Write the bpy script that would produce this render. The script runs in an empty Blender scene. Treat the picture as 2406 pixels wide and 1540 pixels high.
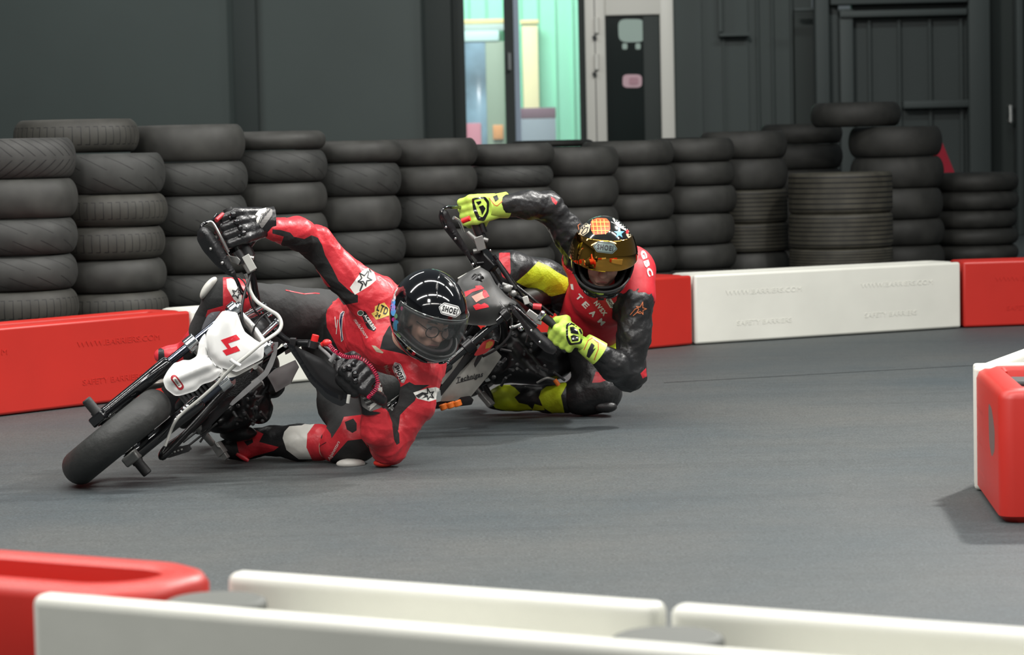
import bpy, bmesh, math, random
import numpy as np
from math import sin, cos, tan, atan, radians, pi, hypot
from mathutils import Vector, Matrix
from mathutils.bvhtree import BVHTree

rng = random.Random(7)
S = bpy.context.scene
COL = S.collection

# ------------------------------------------------------------------ camera
FPX = 6000.0; CAMH = 1.12
PITCH = atan(427 / FPX); ROLL = radians(1.3)
_X = np.array([1, 0, 0.]); W_ = np.array([0, cos(PITCH), -sin(PITCH)]); _U0 = np.array([0, sin(PITCH), cos(PITCH)])
R_ = cos(ROLL) * _X - sin(ROLL) * _U0; U_ = sin(ROLL) * _X + cos(ROLL) * _U0; C_ = np.array([0, 0, CAMH])
cam_d = bpy.data.cameras.new('camera'); cam = bpy.data.objects.new('camera', cam_d); COL.objects.link(cam)
cam_d.sensor_width = 36; cam_d.lens = FPX / 2406 * 36
cam_d.clip_end = 200
m = Matrix.Identity(4)
for i in range(3):
    m[i][0] = R_[i]; m[i][1] = U_[i]; m[i][2] = -W_[i]; m[i][3] = C_[i]
cam.matrix_world = m
cam_d.dof.use_dof = True; cam_d.dof.focus_distance = 9.2; cam_d.dof.aperture_fstop = 5.0
S.camera = cam

# ------------------------------------------------------------------ world, lights, exposure
S.view_settings.view_transform = 'Standard'; S.view_settings.look = 'None'
S.view_settings.exposure = 0.0; S.view_settings.gamma = 1.0; S.view_settings.use_curve_mapping = False
S.cycles.use_denoising = True
S.cycles.max_bounces = 6; S.cycles.transparent_max_bounces = 10
wd = bpy.data.worlds.new('world'); S.world = wd; wd.use_nodes = True
wd.node_tree.nodes['Background'].inputs[0].default_value = (0.72, 0.83, 0.88, 1)
wd.node_tree.nodes['Background'].inputs[1].default_value = 0.12

def area(name, loc, target, sx, sy, power, color=(1, 0.98, 0.94)):
    l = bpy.data.lights.new(name, 'AREA'); l.shape = 'RECTANGLE'; l.size = sx; l.size_y = sy
    l.energy = power; l.color = color
    o = bpy.data.objects.new(name, l); COL.objects.link(o); o.location = loc
    d = Vector(target) - Vector(loc); o.rotation_euler = d.to_track_quat('-Z', 'Y').to_euler()
    return o
# ceiling strip lamps of the hall, hung in rows across it
for i, (y, z, p) in enumerate([(1.5, 5.0, 95), (5.5, 5.0, 185), (9.2, 5.2, 190)]):
    for x in (-4.2, 0.2, 4.6):
        area('strip_lamp', (x, y, z), (x, y, 0), 3.9, 0.12, p)
area('strip_lamp', (-3.0, 14.5, 5.4), (-3.0, 14.5, 0), 3.0, 0.12, 60)
area('strip_lamp', (3.6, 13.4, 5.4), (3.6, 13.0, 0), 3.0, 0.12, 25)
area('flood_lamp', (3.7, 12.0, 5.2), (1.2, 8.0, 0), 0.35, 0.35, 420)
area('flood_lamp', (-2.2, 3.5, 4.9), (-0.6, 9.0, 0.3), 0.7, 0.7, 150)
area('wall_lamp', (-5.0, 24.0, 5.5), (-3.5, 29.0, 1.5), 3.0, 0.3, 120, (0.9, 1, 0.97))
area('wall_lamp', (4.0, 24.0, 5.5), (4.5, 29.0, 1.5), 3.0, 0.3, 80, (0.9, 1, 0.97))
area('daylight', (-1.0, 33.0, 7.5), (0.3, 38.0, 1.5), 5.0, 3.0, 1050, (0.95, 1.0, 1.0))
area('door_fill', (1.2, 22.5, 4.6), (1.2, 29.0, 2.2), 0.8, 0.3, 190, (1, 0.98, 0.95))  # added fill lamp inside the hall, brightens the white door

# ------------------------------------------------------------------ projection helpers
def P(px, py, d):
    v = W_ + R_ * (px - 1203) / FPX - U_ * (py - 770) / FPX
    return Vector(C_ + v * (d / v[1]))
def ray(px, py):
    return Vector(W_ + R_ * (px - 1203) / FPX - U_ * (py - 770) / FPX)
def ground(px, py, z=0.0):
    v = ray(px, py); t = (z - CAMH) / v.z
    return Vector(C_) + v * t
def proj(p):
    v = np.array(p) - C_; d = v @ W_
    return 1203 + FPX * (v @ R_) / d, 770 - FPX * (v @ U_) / d
def projn(V):
    v = V - C_; d = v @ W_
    return np.stack([1203 + FPX * (v @ R_) / d, 770 - FPX * (v @ U_) / d], 1)
CAMV = Vector(C_)
def on_plane(px, py, p0, n):
    r = ray(px, py); t = (Vector(p0) - CAMV).dot(n) / r.dot(n)
    return CAMV + r * t

# ------------------------------------------------------------------ materials
MATS = {}
def mat(name, col, rough=0.5, metal=0.0, bump=0.0, bscale=60, coat=0.0, var=0.0, vscale=8, trans=0.0, alpha=1.0, spec=0.5, emit=0.0):
    if name in MATS: return MATS[name]
    mt = bpy.data.materials.new(name); mt.use_nodes = True; nt = mt.node_tree; b = nt.nodes['Principled BSDF']
    c = tuple(col) + (1,)
    b.inputs['Base Color'].default_value = c; b.inputs['Roughness'].default_value = rough
    b.inputs['Metallic'].default_value = metal; b.inputs['Coat Weight'].default_value = coat
    b.inputs['Coat Roughness'].default_value = 0.08
    b.inputs['Specular IOR Level'].default_value = spec
    if trans: b.inputs['Transmission Weight'].default_value = trans; b.inputs['IOR'].default_value = 1.02
    if alpha < 1: b.inputs['Alpha'].default_value = alpha
    if emit: b.inputs['Emission Color'].default_value = c; b.inputs['Emission Strength'].default_value = emit
    if var or bump:
        tc = nt.nodes.new('ShaderNodeTexCoord')
    if var:
        n = nt.nodes.new('ShaderNodeTexNoise'); n.inputs['Scale'].default_value = vscale; n.inputs['Detail'].default_value = 5
        nt.links.new(tc.outputs['Object'], n.inputs['Vector'])
        mr = nt.nodes.new('ShaderNodeMapRange'); mr.inputs[1].default_value = 0.3; mr.inputs[2].default_value = 0.7
        mr.inputs[3].default_value = 1 - var; mr.inputs[4].default_value = 1 + var
        nt.links.new(n.outputs['Fac'], mr.inputs[0])
        mx = nt.nodes.new('ShaderNodeVectorMath'); mx.operation = 'SCALE'; mx.inputs[0].default_value = col
        nt.links.new(mr.outputs[0], mx.inputs['Scale']); nt.links.new(mx.outputs[0], b.inputs['Base Color'])
    if bump:
        n2 = nt.nodes.new('ShaderNodeTexNoise'); n2.inputs['Scale'].default_value = bscale; n2.inputs['Detail'].default_value = 6
        nt.links.new(tc.outputs['Object'], n2.inputs['Vector'])
        bp = nt.nodes.new('ShaderNodeBump'); bp.inputs['Strength'].default_value = bump; bp.inputs['Distance'].default_value = 0.01
        nt.links.new(n2.outputs['Fac'], bp.inputs['Height']); nt.links.new(bp.outputs[0], b.inputs['Normal'])
    MATS[name] = mt
    return mt

BLK = mat('black_plastic', (0.012, 0.012, 0.013), 0.38)
BLKM = mat('black_satin_metal', (0.010, 0.010, 0.011), 0.28, 0.3)
BLKG = mat('black_gloss', (0.006, 0.006, 0.007), 0.12, 0, coat=0.5)
DGREY = mat('dark_grey_plastic', (0.035, 0.036, 0.037), 0.5)
MGREY = mat('grey_plastic', (0.17, 0.17, 0.17), 0.42)
LGREY = mat('light_grey', (0.45, 0.45, 0.42), 0.4)
CHR = mat('chrome', (0.75, 0.76, 0.78), 0.12, 1.0)
ALU = mat('brushed_aluminium', (0.55, 0.55, 0.53), 0.32, 0.9)
CAST = mat('cast_grey_metal', (0.26, 0.26, 0.25), 0.42, 0.6)
WHT = mat('white_plastic', (0.80, 0.80, 0.78), 0.3, coat=0.15)
WPRINT = mat('white_print', (0.78, 0.77, 0.72), 0.5)
REDP = mat('red_print', (0.62, 0.015, 0.03), 0.4)
PEACH = mat('faded_red_print', (0.75, 0.30, 0.24), 0.5)
BPRINT = mat('black_print', (0.01, 0.01, 0.012), 0.5)
RUB = mat('rubber', (0.018, 0.018, 0.018), 0.62, bump=0.15, bscale=90)
REDL = mat('red_leather', (0.58, 0.028, 0.040), 0.40, bump=0.25, bscale=55, var=0.08, vscale=14)
REDC = mat('red_fabric', (0.56, 0.014, 0.026), 0.55, bump=0.12, bscale=40)
BLKL = mat('black_leather', (0.016, 0.016, 0.017), 0.40, bump=0.35, bscale=45)
BLKC = mat('black_fabric', (0.016, 0.017, 0.017), 0.85, bump=0.2, bscale=90)
GRYC = mat('grey_black_fabric', (0.030, 0.031, 0.031), 0.75, bump=0.2, bscale=60)
YEL = mat('fluorescent_yellow', (0.56, 0.66, 0.018), 0.5, bump=0.25, bscale=130)
YELG = mat('fluorescent_yellow_leather', (0.56, 0.78, 0.12), 0.4, bump=0.15, bscale=60)
SKIN = mat('skin', (0.56, 0.33, 0.25), 0.5, var=0.06, vscale=30)
ORG = mat('orange_plastic', (0.75, 0.17, 0.02), 0.45)
REDK = mat('red_plastic', (0.72, 0.02, 0.02), 0.35)
BOOTW = mat('white_boot_plastic', (0.66, 0.65, 0.60), 0.42, bump=0.1, bscale=40)
GOLDP = mat('yellow_print', (0.72, 0.52, 0.12), 0.5)

def sticker(px): return px

# ------------------------------------------------------------------ object helpers
def prop(o, label=None, cat=None, group=None, kind=None):
    if label: o['label'] = label
    if cat: o['category'] = cat
    if group: o['group'] = group
    if kind: o['kind'] = kind
    return o
def empty(name, loc, label, cat, group=None):
    o = bpy.data.objects.new(name, None); COL.objects.link(o); o.location = loc; o.empty_display_size = 0.1
    prop(o, label, cat, group); return o
def link(name, me, parent=None, label=None):
    o = bpy.data.objects.new(name, me); COL.objects.link(o)
    if parent is not None:
        o.parent = parent
        # meshes are in world coordinates: undo the chain of parent locations
        q = parent; off = Vector((0, 0, 0))
        while q is not None:
            off += Vector(q.location); q = q.parent
        o.location = -off
    if label: o['label'] = label
    return o

class MB:
    def __init__(s): s.v = []; s.f = []; s.m = []; s.uv = None
    def add(s, vs, fs, mi=0):
        b = len(s.v); s.v += [tuple(p) for p in vs]; s.f += [tuple(i + b for i in f) for f in fs]; s.m += [mi] * len(fs); return s
    def tube(s, pts, r, seg=12, cap=True, mi=0, flat=None):
        pts = [Vector(p) for p in pts]; n = len(pts)
        rs = r if isinstance(r, (list, tuple)) else [r] * n
        T = []
        for i in range(n):
            a = pts[max(i - 1, 0)]; b = pts[min(i + 1, n - 1)]; T.append((b - a).normalized())
        up = Vector((0, 0, 1)) if abs(T[0].z) < 0.9 else Vector((1, 0, 0))
        N = (up - T[0] * up.dot(T[0])).normalized(); vs = []
        for i in range(n):
            N = (N - T[i] * N.dot(T[i])).normalized(); B = T[i].cross(N)
            for k in range(seg):
                a = 2 * pi * k / seg
                vs.append(pts[i] + (N * cos(a) + B * sin(a)) * rs[i])
        fs = []
        for i in range(n - 1):
            for k in range(seg):
                k2 = (k + 1) % seg
                fs.append((i * seg + k, i * seg + k2, (i + 1) * seg + k2, (i + 1) * seg + k))
        if cap: fs.append(tuple(range(seg))[::-1]); fs.append(tuple((n - 1) * seg + k for k in range(seg)))
        return s.add(vs, fs, mi)
    def box(s, c, ax, h, mi=0):
        c = Vector(c); A = [Vector(a).normalized() * hh for a, hh in zip(ax, h)]
        vs = [c + A[0] * i + A[1] * j + A[2] * k for i in (-1, 1) for j in (-1, 1) for k in (-1, 1)]
        return s.add(vs, [(0, 1, 3, 2), (4, 6, 7, 5), (0, 4, 5, 1), (2, 3, 7, 6), (0, 2, 6, 4), (1, 5, 7, 3)], mi)
    def lathe(s, prof, c, ax, seg=48, mi=0, closed=False):
        c = Vector(c); ax = Vector(ax).normalized()
        e1 = ax.orthogonal().normalized(); e2 = ax.cross(e1); n = len(prof); vs = []
        for k in range(seg):
            a = 2 * pi * k / seg; d = e1 * cos(a) + e2 * sin(a)
            for r, h in prof: vs.append(c + d * r + ax * h)
        fs = []
        for k in range(seg):
            k2 = (k + 1) % seg
            for i in range(n if closed else n - 1):
                i2 = (i + 1) % n
                fs.append((k * n + i, k2 * n + i, k2 * n + i2, k * n + i2))
        return s.add(vs, fs, mi)
    def ball(s, c, r, seg=16, ax=None, mi=0):
        c = Vector(c); rr = r if isinstance(r, (list, tuple)) else (r, r, r)
        A = ax or (Vector((1, 0, 0)), Vector((0, 1, 0)), Vector((0, 0, 1)))
        vs = [c + A[2] * rr[2]]; n = seg // 2
        for i in range(1, n):
            t = pi * i / n
            for k in range(seg):
                a = 2 * pi * k / seg
                vs.append(c + A[0] * rr[0] * sin(t) * cos(a) + A[1] * rr[1] * sin(t) * sin(a) + A[2] * rr[2] * cos(t))
        vs.append(c - A[2] * rr[2]); fs = []
        for k in range(seg):
            fs.append((0, 1 + k, 1 + (k + 1) % seg))
            fs.append((len(vs) - 1, 1 + (n - 2) * seg + (k + 1) % seg, 1 + (n - 2) * seg + k))
        for i in range(n - 2):
            for k in range(seg):
                k2 = (k + 1) % seg; a = 1 + i * seg
                fs.append((a + k, a + seg + k, a + seg + k2, a + k2))
        return s.add(vs, fs, mi)
    def build(s, name, mats, parent=None, smooth=True, bevel=0, label=None, bseg=2):
        me = bpy.data.meshes.new(name); me.from_pydata([tuple(v) for v in s.v], [], s.f); me.update()
        for q in (mats if isinstance(mats, (list, tuple)) else [mats]): me.materials.append(q)
        me.polygons.foreach_set('material_index', s.m)
        bm = bmesh.new(); bm.from_mesh(me); bmesh.ops.recalc_face_normals(bm, faces=bm.faces); bm.to_mesh(me); bm.free()
        if smooth: smooth_mesh(me)
        o = link(name, me, parent, label)
        if bevel:
            b = o.modifiers.new('bevel', 'BEVEL'); b.width = bevel; b.segments = bseg; b.limit_method = 'ANGLE'; b.angle_limit = radians(35)
            for p in me.polygons: p.use_smooth = True
        return o
def smooth_mesh(me, ang=40):
    for p in me.polygons: p.use_smooth = True
    try: me.set_sharp_from_angle(angle=radians(ang))
    except Exception: pass

def catmull(pts, n=8):
    pts = [Vector(p) for p in pts]; out = []
    for i in range(len(pts) - 1):
        p0 = pts[max(i - 1, 0)]; p1 = pts[i]; p2 = pts[i + 1]; p3 = pts[min(i + 2, len(pts) - 1)]
        for k in range(n):
            t = k / n
            out.append(0.5 * ((2 * p1) + (p2 - p0) * t + (2 * p0 - 5 * p1 + 4 * p2 - p3) * t * t + (3 * p1 - p0 - 3 * p2 + p3) * t ** 3))
    out.append(pts[-1]); return out
def pt(seq): return [P(*q) for q in seq]

# 2D polygon -> finely cut flat bmesh in pixel space
def px_grid(polys, step):
    bm = bmesh.new()
    for poly in polys:
        vs = [bm.verts.new((x, y, 0)) for x, y in poly]
        try: bm.faces.new(vs)
        except Exception: pass
    return cut_grid(bm, step)
def cut_grid(bm, step):
    bm.normal_update()
    bmesh.ops.triangulate(bm, faces=bm.faces[:])
    xs = [v.co.x for v in bm.verts]; ys = [v.co.y for v in bm.verts]
    if not xs: return bm
    x = min(xs) + step
    while x < max(xs):
        bmesh.ops.bisect_plane(bm, geom=bm.verts[:] + bm.edges[:] + bm.faces[:], plane_co=(x, 0, 0), plane_no=(1, 0, 0)); x += step
    y = min(ys) + step
    while y < max(ys):
        bmesh.ops.bisect_plane(bm, geom=bm.verts[:] + bm.edges[:] + bm.faces[:], plane_co=(0, y, 0), plane_no=(0, 1, 0)); y += step
    return bm
def bdist(p, poly):
    best = 1e9; n = len(poly); q = np.array(p)
    for i in range(n):
        a = np.array(poly[i]); b = np.array(poly[(i + 1) % n]); ab = b - a
        t = max(0, min(1, (q - a) @ ab / max(ab @ ab, 1e-9))); best = min(best, np.linalg.norm(q - a - ab * t))
    return best
def rounded(poly, n=3, r=0.25):
    out = []
    N = len(poly)
    for i in range(N):
        a = np.array(poly[i - 1], float); b = np.array(poly[i], float); c = np.array(poly[(i + 1) % N], float)
        p = b + (a - b) * r; q = b + (c - b) * r
        for k in range(n + 1):
            t = k / n; out.append(tuple((1 - t) ** 2 * p + 2 * t * (1 - t) * b + t * t * q))
    return out
def panel(name, poly, p0, nrm, mt, parent, bulge=0.01, bs=12, thick=0.004, step=10, rnd=0.22, label=None, ridge=None, depth=None):
    """solid moulded panel: outline given as seen, lying on the plane (p0, nrm), domed by bulge, real thickness"""
    pl = rounded(poly, 3, rnd) if rnd else list(poly)
    if bs <= 6: bulge = min(bulge, .002)
    if step > 4 and bulge > .004: step = min(step, 5)
    bm = px_grid([pl], step); nrm = Vector(nrm)
    for v in bm.verts:
        x, y = v.co.x, v.co.y
        q = depth(x, y) if depth else on_plane(x, y, p0, nrm)
        h = bulge * (1 - math.exp(-(bdist((x, y), pl) / bs) ** 2))
        if ridge:
            (ax, ay), (bx, by), w, hh = ridge
            a = np.array([ax, ay]); ab = np.array([bx - ax, by - ay]); t = max(0, min(1, (np.array([x, y]) - a) @ ab / (ab @ ab)))
            dd = np.linalg.norm(np.array([x, y]) - a - ab * t); h += hh * (.5 + .5 * cos(pi * min(1, dd / w)))
        d = (CAMV - q).normalized(); v.co = q + d * h
    bmesh.ops.recalc_face_normals(bm, faces=bm.faces)
    front = bm.faces[:]; fv = bm.verts[:]; back = {}
    edges = [e.verts[:] for e in bm.edges if e.is_boundary]
    for v in fv: back[v] = bm.verts.new(v.co + (v.co - CAMV).normalized() * thick)
    for f in front: bm.faces.new([back[v] for v in reversed(f.verts[:])])
    for p, q in edges:
        try: bm.faces.new((p, q, back[q], back[p]))
        except ValueError: pass
    bmesh.ops.recalc_face_normals(bm, faces=bm.faces)
    me = bpy.data.meshes.new(name); bm.to_mesh(me); bm.free(); me.materials.append(mt)
    smooth_mesh(me, 50)
    return link(name, me, parent, label)

def bvh_of(*objs):
    vs = []; fs = []
    dg = bpy.context.evaluated_depsgraph_get()
    bpy.context.view_layer.update()
    for o in objs:
        off = Vector((0, 0, 0)); q = o
        while q is not None: off += Vector(q.location); q = q.parent
        b = len(vs); vs += [v.co + off for v in o.data.vertices]; fs += [tuple(i + b for i in p.vertices) for p in o.data.polygons]
    return BVHTree.FromPolygons(vs, fs)
def stick_bm(bm, bvh, name, mt, parent, off=0.0015, thick=0.0, maxd=None, label=None):
    """lay a flat pixel-space shape onto the surface below it"""
    kill = []
    hits = {}
    for v in bm.verts:
        r = ray(v.co.x, v.co.y).normalized()
        loc, nrm, idx, dist = bvh.ray_cast(CAMV, r)
        if loc is None: kill.append(v); continue
        hits[v] = (loc, r, dist)
    if hits:
        ds = sorted(h[2] for h in hits.values()); med = ds[len(ds) // 2]
        for v, (loc, r, dist) in hits.items():
            if maxd and abs(dist - med) > maxd: kill.append(v); continue
            v.co = loc - r * off
    if kill: bmesh.ops.delete(bm, geom=kill, context='VERTS')
    bmesh.ops.recalc_face_normals(bm, faces=bm.faces)
    me = bpy.data.meshes.new(name); bm.to_mesh(me); bm.free(); me.materials.append(mt)
    return link(name, me, parent, label)
def sticker(polys, bvh, name, mt, parent, step=8, off=0.0015, maxd=None, label=None):
    return stick_bm(px_grid(polys, step), bvh, name, mt, parent, off, maxd=maxd, label=label)
def outline(poly, w, closed=True):
    n = len(poly); out = []
    for i in range(n if closed else n - 1):
        a = np.array(poly[i], float); b = np.array(poly[(i + 1) % n], float); d = b - a; L = np.linalg.norm(d)
        if L < 1e-6: continue
        d /= L; nn = np.array([-d[1], d[0]]) * w / 2; a2 = a - d * w * .4; b2 = b + d * w * .4
        out.append([tuple(a2 + nn), tuple(b2 + nn), tuple(b2 - nn), tuple(a2 - nn)])
    return out
_txt = {}
def text_shape(s, bold=0.0, shear=0.0):
    """2D triangles of a word, unit height, centred"""
    k = (s, bold, shear)
    if k in _txt: return _txt[k]
    cu = bpy.data.curves.new('t', 'FONT'); cu.body = s; cu.size = 1; cu.offset = bold; cu.resolution_u = 3; cu.shear = shear; cu.space_character = 1.0 + bold * 5
    o = bpy.data.objects.new('t', cu); COL.objects.link(o); bpy.context.view_layer.update()
    me = bpy.data.meshes.new_from_object(o.evaluated_get(bpy.context.evaluated_depsgraph_get()))
    V = np.array([v.co[:2] for v in me.vertices]); F = [tuple(p.vertices) for p in me.polygons]
    bpy.data.objects.remove(o); bpy.data.curves.remove(cu); bpy.data.meshes.remove(me)
    mn = V.min(0); mx = V.max(0); V = (V - (mn + mx) / 2) / (mx - mn)   # unit box
    _txt[k] = (V, F); return _txt[k]
def text_px(s, c, wvec, hvec, bold=0.02, shear=0.0):
    """c centre px, wvec px vector along whole word, hvec px vector bottom->top"""
    V, F = text_shape(s, bold, shear); bm = bmesh.new()
    vs = [bm.verts.new((c[0] + x * wvec[0] + y * hvec[0], c[1] + x * wvec[1] + y * hvec[1], 0)) for x, y in V]
    for f in F:
        try: bm.faces.new([vs[i] for i in f])
        except Exception: pass
    return bm
def word(s, c, wvec, hvec, bvh, name, mt, parent, bold=0.02, off=0.0025, shear=0.0, cut=7):
    bm = text_px(s, c, wvec, hvec, bold, shear); cut_grid(bm, cut)
    return stick_bm(bm, bvh, name, mt, parent, off)

# ------------------------------------------------------------------ SDF bodies
def rc(a, b, ra, rb): return ('c', np.array(a, float), np.array(b, float), ra, rb)
def el(c, rad, ax=None): return ('e', np.array(c, float), np.array(rad, float), np.array(ax if ax is not None else np.eye(3), float))
def chain(pts):  # list of (px,py,d,r)
    out = []
    for a, b in zip(pts[:-1], pts[1:]): out.append(rc(P(*a[:3]), P(*b[:3]), a[3], b[3]))
    return out
def sdf(prims, X, k, sub=()):
    D = np.full(X.shape[:-1], 1.0)
    for pr in list(prims) + [('-',) + s for s in sub]:
        neg = pr[0] == '-'
        if neg: pr = pr[1:]
        if pr[0] == 'c':
            _, a, b, ra, rb = pr; ab = b - a; l2 = max(ab @ ab, 1e-9)
            t = np.clip(((X - a) @ ab) / l2, 0, 1); d = np.linalg.norm(X - a - t[..., None] * ab, axis=-1) - (ra + (rb - ra) * t)
        else:
            _, c, r, A = pr; q = (X - c) @ A.T; k0 = np.linalg.norm(q / r, axis=-1); k1 = np.linalg.norm(q / (r * r), axis=-1)
            d = k0 * (k0 - 1) / np.maximum(k1, 1e-9)
        if neg: D = np.maximum(D, -d)
        else:
            h = np.clip(0.5 + 0.5 * (d - D) / k, 0, 1); D = d * (1 - h) + D * h - k * h * (1 - h)
            h = None
    return D
def pbounds(prims):
    lo = np.full(3, 1e9); hi = -lo
    for pr in prims:
        if pr[0] == 'c':
            for p, r in ((pr[1], pr[3]), (pr[2], pr[4])): lo = np.minimum(lo, p - r); hi = np.maximum(hi, p + r)
        else:
            r = pr[2].max(); lo = np.minimum(lo, pr[1] - r); hi = np.maximum(hi, pr[1] + r)
    return lo, hi
def nets(prims, vox, k=0.03, sub=(), smooth=2, wrinkle=0.0, wf=18, seed=1, clampz=None, extra=None):
    lo, hi = pbounds(prims); lo = lo - 3 * vox; hi = hi + 3 * vox
    n = np.ceil((hi - lo) / vox).astype(int) + 1
    D = np.full(tuple(n), 1.0)
    gx = [lo[i] + vox * np.arange(n[i]) for i in range(3)]
    # evaluate each primitive only near itself
    for pr in prims:
        l2, h2 = pbounds([pr]); mrg = max(k * 1.5, 2 * vox) + vox
        i0 = np.maximum(np.floor((l2 - mrg - lo) / vox).astype(int), 0); i1 = np.minimum(np.ceil((h2 + mrg - lo) / vox).astype(int) + 1, n)
        sl = tuple(slice(a, b) for a, b in zip(i0, i1))
        X = np.stack(np.meshgrid(gx[0][sl[0]], gx[1][sl[1]], gx[2][sl[2]], indexing='ij'), -1)
        d = sdf([pr], X, 1e-6); Ds = D[sl]
        h = np.clip(0.5 + 0.5 * (d - Ds) / k, 0, 1); D[sl] = d * (1 - h) + Ds * h - k * h * (1 - h)
    if sub or extra:
        X = np.stack(np.meshgrid(*gx, indexing='ij'), -1)
        for s in sub: D = np.maximum(D, -sdf([s], X, 1e-6))
        if extra: D = extra(X, D)
    if clampz is not None:
        Z = gx[2][None, None, :]; D = np.maximum(D, clampz - Z)
    ins = D < 0
    c = [(i, j, kk) for i in (0, 1) for j in (0, 1) for kk in (0, 1)]
    sh = tuple(x - 1 for x in D.shape)
    cnt = sum(ins[i:i + sh[0], j:j + sh[1], kk:kk + sh[2]].astype(np.int8) for i, j, kk in c)
    act = (cnt > 0) & (cnt < 8); idx = -np.ones(sh, int); A = np.argwhere(act); idx[act] = np.arange(len(A))
    acc = np.zeros((len(A), 3)); num = np.zeros(len(A))
    for a in c:
        for ax in range(3):
            if a[ax]: continue
            b = list(a); b[ax] = 1
            da = D[A[:, 0] + a[0], A[:, 1] + a[1], A[:, 2] + a[2]]; db = D[A[:, 0] + b[0], A[:, 1] + b[1], A[:, 2] + b[2]]
            mk = (da < 0) != (db < 0); t = np.where(mk, da / np.where(np.abs(da - db) < 1e-12, 1, da - db), 0)
            p = np.zeros((len(A), 3)) + np.array(a, float); p[:, ax] += t
            acc += p * mk[:, None]; num += mk
    V = lo + vox * (A + acc / np.maximum(num, 1)[:, None])
    Fs = []
    for ax in range(3):
        s0 = [slice(None)] * 3; s1 = [slice(None)] * 3; s0[ax] = slice(0, -1); s1[ax] = slice(1, None)
        a = ins[tuple(s0)]; b = ins[tuple(s1)]; E = np.argwhere(a != b); o1, o2 = [(1, 2), (2, 0), (0, 1)][ax]
        E = E[(E[:, o1] > 0) & (E[:, o2] > 0) & (E[:, o1] < sh[o1]) & (E[:, o2] < sh[o2])]
        sgn = a[E[:, 0], E[:, 1], E[:, 2]]
        def cell(d1, d2):
            q = E.copy(); q[:, o1] -= d1; q[:, o2] -= d2; return idx[q[:, 0], q[:, 1], q[:, 2]]
        q = np.stack([cell(1, 1), cell(0, 1), cell(0, 0), cell(1, 0)], 1)
        q[~sgn] = q[~sgn][:, ::-1]; Fs.append(q)
    F = np.concatenate(Fs); F = F[(F >= 0).all(1)]
    ed = np.concatenate([F[:, [0, 1]], F[:, [1, 2]], F[:, [2, 3]], F[:, [3, 0]]])
    for _ in range(smooth):
        s = np.zeros_like(V); cN = np.zeros(len(V))
        for i, j in ((0, 1), (1, 0)):
            np.add.at(s, ed[:, i], V[ed[:, j]]); np.add.at(cN, ed[:, i], 1)
        V = V * 0.4 + 0.6 * s / np.maximum(cN, 1)[:, None]
    if wrinkle:
        nr = np.cross(V[F[:, 2]] - V[F[:, 0]], V[F[:, 3]] - V[F[:, 1]]); N = np.zeros_like(V)
        for i in range(4): np.add.at(N, F[:, i], nr)
        N /= np.maximum(np.linalg.norm(N, axis=1), 1e-9)[:, None]
        V = V + N * (wrinkle * folds(V, wf, seed))[:, None]
    return V, F
def folds(V, f, seed):
    r = np.random.RandomState(seed); q = V + 0.02 * np.sin(V[:, [1, 2, 0]] * 21 + r.rand(3) * 6) + 0.012 * np.sin(V[:, [2, 0, 1]] * 47)
    o = np.zeros(len(V))
    for i in range(9):
        k = r.randn(3); k /= np.linalg.norm(k); s = f * (0.8 + 2.6 * r.rand())
        w = np.sin(q @ k * s + r.rand() * 6.28)
        o += (1 - np.abs(w)) ** 2 * (0.7 if i % 2 else -0.5) + 0.2 * w
    return o / 3
def sdf_obj(name, prims, vox, mats, parent, label=None, **kw):
    V, F = nets(prims, vox, **kw)
    me = bpy.data.meshes.new(name); me.from_pydata(V.tolist(), [], F.tolist()); me.update()
    for q in (mats if isinstance(mats, (list, tuple)) else [mats]): me.materials.append(q)
    for p in me.polygons: p.use_smooth = True
    return link(name, me, parent, label)
def inpoly(x, y, poly):
    c = np.zeros(len(x), bool); n = len(poly)
    for i in range(n):
        x1, y1 = poly[i]; x2, y2 = poly[(i + 1) % n]
        if y1 == y2: continue
        cc = ((y1 > y) != (y2 > y)) & (x < (x2 - x1) * (y - y1) / (y2 - y1) + x1); c ^= cc
    return c
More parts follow.
